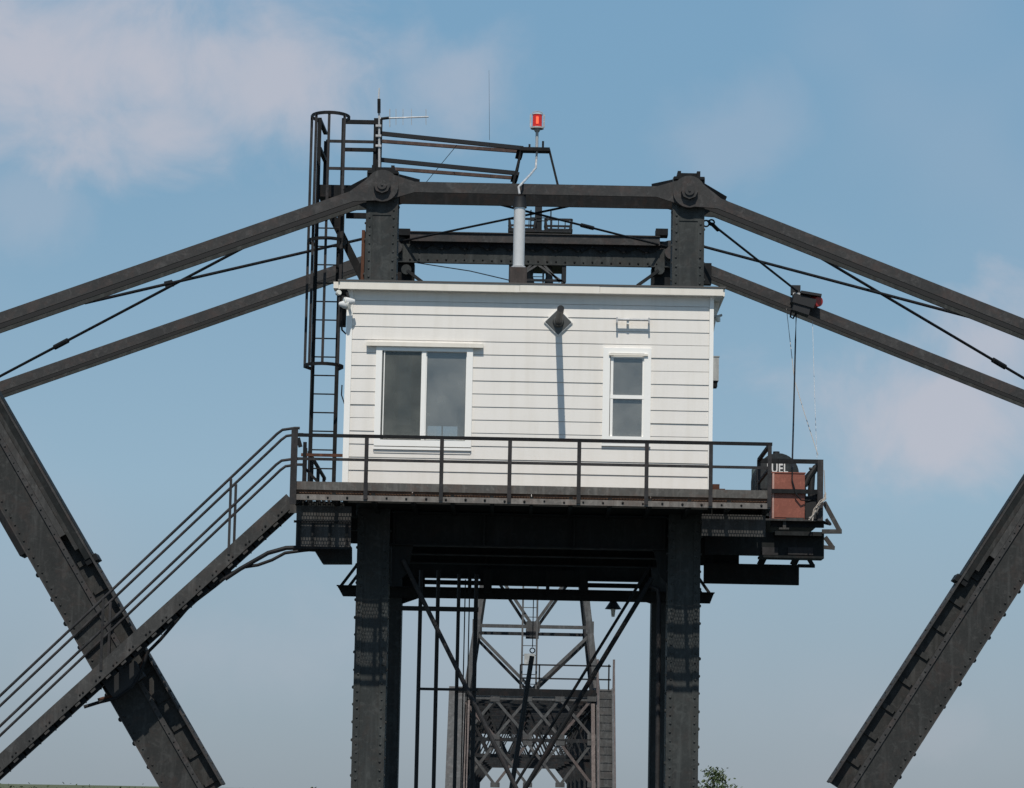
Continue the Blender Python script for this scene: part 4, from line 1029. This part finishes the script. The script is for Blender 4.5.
for py, p0, p1, wd in ((608.5, 393, 478.5, 4.6), (689.3, 418, 478, 2.6)):
    a, b_ = P(p0, py - .5, vpy - .12), P(p1, py + 1, vpy - .12); MB().bar((a.x, vpy - .12, a.z), (b_.x, vpy - .12, a.z), wd / 53, .06).build('rack_bar', 'black_iron', pr)
hp = thing('hanging_pole', 'thick black pole hung on a hook beneath the portal strut', 'pole', P(523, 720, 55))
MB().cyl(P(532, 656, 55), (P(519, 740, 55) + (P(519, 740, 55) - P(532, 656, 55)) * .9), .047, n=10).build('pole', 'black_iron', hp, True)
MB().tube(arc(P(532.4, 650.5, 55), .045, 0, 2 * math.pi, 12), .012, 6).build('hook', 'black_iron', hp, True)
MB().cyl(P(532.5, 647, 55), P(533.5, 600, 55), .009, n=5).build('hanger_wire', 'black_iron', hp)
lmp = thing('pendant_lamp', 'black cone pendant lamp with bare bulb under the portal strut', 'lamp', P(613, 608, 58))
ly = 58.5; a = P(613.2, 606, ly)
MB().tube([(a.x, ly, a.z + .24), (a.x, ly, a.z + .12), (a.x, ly, a.z + .10)], .07, 14).build('neck', 'black_iron', lmp, True)
MB().cyl((a.x, ly, a.z - .06), (a.x, ly, a.z + .10), .165, .055, 18).build('shade', 'black_iron', lmp, True)
MB().tube([(a.x, ly, a.z - .06), (a.x, ly, a.z - .10), (a.x, ly, a.z - .17), (a.x, ly, a.z - .21)], .05, 12, .03).build('bulb', 'lamp_glass', lmp, True)
MB().tube([(a.x + .03, ly, a.z + .15), (a.x + .18, ly, a.z + .14), (a.x + .22, ly, a.z + .2)], .015, 6).build('cord', 'black_iron', lmp, True)
cdt = tag(MB().tube([(P(659, 700, T + .3).x, T + .32, 2.8), (P(659, 600, T + .3).x, T + .32, P(659, 600, T).z), (P(658, 590, T + .3).x, T + .32, P(658, 588, T).z), (P(645, 582, T + .3).x, T + .32, P(645, 583, T).z)], .04, 10).build('conduit_pipe', 'rail_steel', None, True), 'grey conduit pipe running down beside the right post', 'pipe')

# ------------------------------------------------------------------ far truss bridge seen end on
FY = 97.0
fb = thing('truss_bridge', 'distant rusty through truss bridge seen end on between the posts', 'bridge', (P(530, 790, FY).x, FY + 40, 0))
def fp(px, py, dy=0): return P(px, py, FY + dy)
ztp = fp(530, 694).z; xfl, xfr = fp(457, 700).x, fp(604, 700).x
zfb = 3.2
NP, PL = 6, 9.0
# end posts
for x, s in ((xfl, 1), (xfr, -1)):
    mb = MB(); mb.bar((x, FY - .0, ztp + .05), (x - s * .0, FY - 5, zfb - 1), .52, .45, (0, 1, 0)); o = mb.build('end_post', 'far_steel', fb)
    mb = MB(); mb.bar((x + s * .36, FY + .0, ztp - .05), (x + s * .36, FY - 5, zfb - 1), .12, .2, (0, 1, 0)); mb.build('end_post_flange', 'pink_steel', o)
# portal: top beam, mid beam, two tiers of lattice
mb = MB(); mb.box(xfl - .05, xfr + .25, FY - .35, FY - .05, fp(530, 696.6).z, fp(530, 689.2).z); mb.build('portal_beam', 'dark_steel', fb)
mb = MB(); mb.box(xfl, xfr, FY - .31, FY - .02, fp(530, 700.5).z, fp(530, 696.9).z); mb.build('portal_beam', 'far_steel', fb)
mb = MB(); mb.box(xfl, xfr, FY - .30, FY - .1, fp(530, 742).z, fp(530, 738.4).z); mb.build('portal_beam', 'far_dark', fb)
nodes = [463, 495, 527.5, 560, 592]
for tier, (pa, pb) in enumerate(((699, 737), (743, 785))):
    for i in range(4):
        for (na, nb) in ((i, i + 1), (i + 1, i)):
            top_p, bot_p = fp(nodes[na], pa, -.32 - (.03 if na < nb else 0)), fp(nodes[nb], pb, -.32 - (.03 if na < nb else 0))
            MB().bar(top_p, bot_p, .088, .02).build('lattice_bar', 'far_steel' if (i * 2 + tier + na) % 5 else 'pink_steel', fb)
    for i in range(5):
        for pp in (pa, pb):
            c = fp(nodes[i], pp, -.36); MB().hexa(c, (.15, 0, 0), (0, .012, 0), (0, 0, .08)).build('gusset', 'far_steel', fb)
# side trusses and the long tunnel of lateral bracing behind
for k in range(NP + 1):
    y = FY + k * PL
    if k: 
        for x in (xfl, xfr): MB().box(x - .2, x + .2, y - .2, y + .2, zfb - 1, ztp).build('truss_post', 'far_dark', fb)
        mb = MB(); mb.box(xfl + .2, xfr - .2, y - .12, y + .12, ztp - .28, ztp - .05); mb.box(xfl + .2, xfr - .2, y - .1, y + .1, ztp - 1.95, ztp - 1.82)
        mb.build('sway_strut', 'far_dark', fb)
        nn = 6; dx = (xfr - xfl - .4) / nn; mb = MB()
        for i in range(nn):
            xa = xfl + .2 + i * dx
            mb.bar((xa, y - .02, ztp - .28), (xa + dx, y - .02, ztp - 1.82), .06, .02); mb.bar((xa + dx, y + .02, ztp - .28), (xa, y + .02, ztp - 1.82), .06, .02)
        for x, s in ((xfl, 1), (xfr, -1)): mb.prism([(x + s * .2, ztp - 1.95), (x + s * .8, ztp - 1.95), (x + s * .2, ztp - 2.7)], y - .03, y + .03)
        mb.build('sway_lattice', 'far_dark', fb)
    if k < NP:
        for x in (xfl, xfr):
            MB().box(x - .22, x + .22, y, y + PL, ztp - .3, ztp + .02).build('top_chord', 'far_dark', fb)
            MB().box(x - .22, x + .22, y - (5 if k == 0 else 0), y + PL, zfb - 1.5, zfb - 1.0).build('lower_chord', 'far_dark', fb)
            mb = MB(); mb.bar((x, y, ztp - .2), (x, y + PL, zfb - 1), .25, .2, (1, 0, 0)); mb.build('truss_diagonal', 'far_dark', fb)
        mb = MB()
        for j in range(3):
            ya, yb = y + j * PL / 3, y + (j + 1) * PL / 3
            mb.bar((xfl, ya, ztp - .12), (xfr, yb, ztp - .12), .09, .07, (0, 0, 1)); mb.bar((xfr, ya, ztp - .22), (xfl, yb, ztp - .22), .09, .07, (0, 0, 1))
            mb.box(xfl, xfr, yb - .05, yb + .05, ztp - .24, ztp - .1)
        mb.build('top_lateral', 'far_dark', fb)
MB().box(xfl, xfr, FY - 5, FY + NP * PL, zfb - 1.3, zfb - 1.05).build('track_deck', 'far_dark', fb)
for i, y in enumerate((FY - 5, FY + NP * PL)):
    o = MB().box(xfl - 1, xfr + 1, y - 1.2, y + 1.2, -2, zfb - 1.501).build('bridge_pier', 'concrete')
    tag(o, ('near concrete pier carrying the distant truss bridge', 'far concrete pier carrying the distant truss bridge')[i], 'pier', 'truss bridge piers')

# stair up the right end post
fs = thing('access_stair', 'narrow stair with pink handrails climbing the right end of the distant truss', 'stairs', fp(603, 768))
xa, xb = fp(597.5, 720).x, fp(611, 720).x; zst = fp(604, 691).z; zsb = zfb - .5; yst = FY - .8
Hs = zst - zsb; run = 4.0
for x, nm in ((xa, 'far_steel'), (xb, 'far_steel')):
    MB().bar((x, yst, zst), (x, yst - run, zsb), .05, .22, (0, 1, 0)).build('stringer', nm, fs)
ns = 22
for i in range(ns):
    z = zst - .02 - Hs * i / ns; y = yst - run * i / ns
    mb = MB(); mb.box(xa + .026, xb - .026, y - .03, y + .17, z - .015, z + .015); mb.box(xa + .026, xb - .026, y - .015, y + .0, z - Hs / ns + .004, z - .016); mb.build('tread', 'far_steel', fs)
for x in (xa - .04, xb + .04):
    MB().cyl((x, yst, zst + .95), (x, yst - run, zsb + .95), .03, n=8).build('handrail', 'pink_steel', fs, True)
    MB().box(x - .035, x + .035, yst - .05, yst + .02, zst - .1, zst + .98).build('newel_post', 'pink_steel', fs)
    MB().box(x - .035, x + .035, yst - run - .05, yst - run + .02, zsb - .1, zsb + .95).build('newel_post', 'pink_steel', fs)
fr = thing('portal_railing', 'thin railing along the top beam of the distant truss portal', 'railing', fp(560, 690))
for py in (664.5, 678): 
    a, b_ = fp(520.5, py, -.3), fp(611, py + 1.6, -.3); MB().bar((a.x, FY - .3, a.z), (b_.x, FY - .3, a.z), .05, .04).build('rail', 'far_dark', fr)
for px in (520.5, 539.5, 590.5, 609): a = fp(px, 664.5, -.3); MB().box(a.x - .025, a.x + .025, FY - .32, FY - .28, fp(530, 689).z, a.z).build('rail_post', 'far_dark', fr)

# tower on the truss bridge
tw = thing('lattice_tower', 'tapering steel lattice tower with a ladder rising from the distant bridge', 'tower', fp(530, 690))
zb_ = fp(530, 689.2).z; zt__ = fp(540, 268, 3).z; xm = fp(531, 500, 0).x
xw0, xw1 = (fp(467, 690).x, fp(597, 692).x)
xm = (xw0 + xw1) / 2 ; hb = (xw1 - xw0) / 2; ht = .28; yc0, db, dt = FY + 2.6, 2.6, .28
def leg(sx, sy, f): return Vector((xm + sx * (hb + (ht - hb) * f), yc0 + sy * (db + (dt - db) * f), zb_ + (zt__ - zb_) * f))
for sx in (-1, 1):
    for sy in (-1, 1):
        MB().bar(leg(sx, sy, 0), leg(sx, sy, 1), .2, .2).build('leg', 'far_steel' if sy < 0 else 'far_dark', tw)  # tower's rear face gets the darker steel, its shade painted in
lev = [0, (690 - 630) / (690 - 268), .30, .45, .60, .75, .88, 1]
for li, f in enumerate(lev[1:-1], 1):
    for sy in (-1, 1):
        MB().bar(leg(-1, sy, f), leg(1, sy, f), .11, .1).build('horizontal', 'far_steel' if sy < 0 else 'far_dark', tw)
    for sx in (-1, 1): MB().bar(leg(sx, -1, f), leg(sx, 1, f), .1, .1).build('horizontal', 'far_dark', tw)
for li in range(len(lev) - 1):
    f0, f1 = lev[li], lev[li + 1]
    for sy in (-1, 1):
        m_ = 'far_steel' if sy < 0 else 'far_dark'
        mid = lambda f: (leg(-1, sy, f) + leg(1, sy, f)) / 2
        for sx in (-1, 1):
            if li % 2 == 0: a, b_ = leg(sx, sy, f1 - .015), mid(f0)
            else: a, b_ = mid(f0), leg(sx, sy, f1)
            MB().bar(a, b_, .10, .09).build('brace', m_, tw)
    for sx in (-1, 1):
        m_ = lambda f: (leg(sx, -1, f) + leg(sx, 1, f)) / 2
        MB().bar(leg(sx, -1, f1), m_(f0), .08, .08, (1, 0, 0)).build('brace', 'far_dark', tw); MB().bar(leg(sx, 1, f1), m_(f0), .08, .08, (1, 0, 0)).build('brace', 'far_dark', tw)
for f, nm in ((lev[1], 'gusset'),):
    for sy in (-1, 1):
        c = (leg(-1, sy, f) + leg(1, sy, f)) / 2
        MB().hexa(c + Vector((0, -.07, 0)), (.22, 0, 0), (0, .012, 0), (0, 0, .17)).build('gusset', 'far_steel' if sy < 0 else 'far_dark', tw)
        for sx in (-1, 1): MB().hexa(leg(sx, sy, f) + Vector((0, -.12, 0)), (.13, 0, 0), (0, .012, 0), (0, 0, .2)).build('gusset', 'far_steel' if sy < 0 else 'far_dark', tw)
# its ladder
ly0 = yc0 - db - .25
lx0, lx1 = fp(522.3, 640).x, fp(536.8, 640).x
def lyz(f): return Vector((0, yc0 - (db + (dt - db) * f) - .2, zb_ + (zt__ - zb_) * f))
for x in (lx0, lx1): MB().bar(Vector((x, 0, 0)) + lyz(0), Vector((x, 0, 0)) + lyz(1), .06, .05).build('ladder_rail', 'far_steel', tw)
nr = 46
for i in range(nr): c = lyz((i + .5) / nr); MB().box(lx0, lx1, c.y - .012, c.y + .012, c.z - .012, c.z + .012).build('ladder_rung', 'far_steel', tw)
c = fp(529.5, 659, -.5); MB().box(c.x - .17, c.x + .17, FY - .55, FY - .35, c.z - .17, c.z + .17).build('lamp_box', 'grey_box', tw)
# tower head: platform, baskets, mast
zp = fp(537, 266, 2.6).z; xp0, xp1 = fp(509, 266, 2.6).x, fp(566, 266, 2.6).x
MB().box(xp0, xp1, yc0 - .9, yc0 + .9, zp - .1, zp + .12).build('head_platform', 'far_dark', tw)
zlow = fp(537, 286, 2.6).z
for x in (xp0 + .07, xp1 - .07):
    for yy in (-.8, .8): MB().box(x - .07, x + .07, yc0 + yy - .05, yc0 + yy + .05, zlow, zp - .1).build('head_leg', 'far_dark', tw)
xcm = (xp0 + xp1) / 2
for a, b_ in ((xp0 + .1, xcm), (xcm, xp1 - .1), (xcm + .2, xcm + .75), (xcm - .2, xcm - .75)):
    MB().bar((a, yc0 - .85, zlow if a < b_ and a == xp0 + .1 else zp - .1), (b_, yc0 - .85, zp - .1 if a == xp0 + .1 else zlow), .07, .05).build('brace', 'far_steel', tw)
MB().bar((xp0, yc0 - .85, zlow + .05), (xp1, yc0 - .85, zlow + .05), .08, .05).build('horizontal', 'far_dark', tw)
zk0, zk1 = fp(540, 232.5, 2.6).z, fp(540, 222.5, 2.6).z
MB().box(xcm - .12, xcm + .12, yc0 - .1, yc0 + .1, zp + .12, fp(540, 205, 2.6).z).build('mast', 'far_dark', tw)
for (pa, pb) in ((509, 535.5), (545, 571.5)):
    x0_, x1_ = fp(pa, 228, 2.6).x, fp(pb, 228, 2.6).x; mb = MB()
    for yy in (-.6, .6):
        mb.bar((x0_ + .06, yc0 + yy, zk0), (x1_ - .06, yc0 + yy, zk0), .06, .05); mb.bar((x0_, yc0 + yy, zk1), (x1_, yc0 + yy, zk1), .07, .05)
        mb.bar((x0_ + .06, yc0 + yy, zk0), (x0_, yc0 + yy, zk1), .08, .05); mb.bar((x1_ - .06, yc0 + yy, zk0), (x1_, yc0 + yy, zk1), .08, .05)
        for t_ in (.25, .5, .75): mb.bar((x0_ + (x1_ - x0_) * t_, yc0 + yy, zk0), (x0_ + (x1_ - x0_) * t_, yc0 + yy, zk1), .03, .03)
    for x in (x0_, x1_): mb.bar((x, yc0 - .6, zk1), (x, yc0 + .6, zk1), .06, .06, (0, 0, 1)); mb.bar((x, yc0 - .6, zk0), (x, yc0 + .6, zk0), .06, .06, (0, 0, 1))
    mb.build('basket_rail', 'far_dark', tw)
MB().box(fp(509, 228, 2.6).x, fp(571, 228, 2.6).x, yc0 - .62, yc0 + .62, zk0 - .1, zk0 - .03).build('crow_deck', 'far_dark', tw)
for px in (531, 551): a = fp(px, 210, 2.6); MB().cyl((a.x, yc0, zk0), (a.x, yc0, a.z), .025, n=6).build('antenna_rod', 'far_dark', tw)
for py in (218, 221): MB().box(fp(530, py, 2.6).x, fp(548, py, 2.6).x, yc0 - .12, yc0 - .1, fp(540, py, 2.6).z - .03, fp(540, py, 2.6).z).build('antenna_rod', 'far_dark', tw)

# ------------------------------------------------------------------ trees on the far bank
def tree(px, ptop, Y, wid, label, seed, grp=None):
    random.seed(seed)
    top = P(px, ptop, Y); base = Vector((top.x, Y, 1.2)); h = top.z - base.z
    t_ = thing('bank_tree', label, 'tree', base, grp)
    mb = MB(); mb.tube([base - Vector((0, 0, .3)), base + Vector((.05, 0, h * .3)), base + Vector((-.05, .1, h * .75))], .12 * h / 4, 8, .03)
    tips = []
    for k in range(7):
        a0 = base + Vector((0, 0, h * random.uniform(.25, .6))); an = random.uniform(0, 6.28)
        tip = base + Vector((math.cos(an) * wid * .38, math.sin(an) * wid * .38, h * random.uniform(.6, .85))); tips.append(tip)
        mb.tube([a0, lerp(a0, tip, .5) + Vector((0, 0, .1)), tip], .05, 5, .015)
    mb.build('trunk', 'bark', t_, True)
    cl = [base + Vector((random.gauss(0, .24) * wid, random.gauss(0, .24) * wid, h * random.uniform(.45, .90))) for _ in range(16)] + [base + Vector((0, 0, h * .90)), base + Vector((.25, 0, h * .86))]
    mb = MB()
    for c in cl:
        for _ in range(130):
            p = c + Vector((random.gauss(0, .25), random.gauss(0, .25), random.gauss(0, .18)))
            if p.z > base.z + h: continue
            n_ = Vector((random.gauss(0, 1), random.gauss(0, 1), random.gauss(0, 1))).normalized(); u = n_.orthogonal().normalized(); v_ = n_.cross(u); s_ = random.uniform(.05, .10)
            mb.add([p - u * s_ * 1.4, p + v_ * s_ * .6, p + u * s_ * 1.4, p - v_ * s_ * .6], [(0, 1, 2, 3)])
    mb.build('crown', 'leaf', t_)
tree(713, 763, 150, 2.2, 'small green tree whose top shows beside the right post', 5)

# the far wood along the bank reads as one mass
random.seed(21); mb = MB()
for k in range(420):
    px = random.uniform(-60, 1090); Y = random.uniform(158, 176)
    hz_y = 792 + (px - 512) * .02
    c = P(px, hz_y + random.choice((1, 2, 3, 3)) + random.uniform(-1, 3) , Y); c.z -= .35
    for _ in range(95):
        p = c + Vector((random.gauss(0, .7), random.gauss(0, .7), random.gauss(0, .20) - random.random() * 1.2))
        n_ = Vector((random.gauss(0, 1), random.gauss(0, 1), random.gauss(0, 1))).normalized(); u = n_.orthogonal().normalized(); v_ = n_.cross(u); s_ = random.uniform(.045, .09)
        mb.add([p - u * s_ * 1.4, p + v_ * s_ * .7, p + u * s_ * 1.4, p - v_ * s_ * .7], [(0, 1, 2, 3)])
wd = kind(mb.build('far_woodland', 'leaf'), 'stuff'); wd['label'] = 'low green wood along the far river bank at the bottom edge'; wd['category'] = 'woodland'
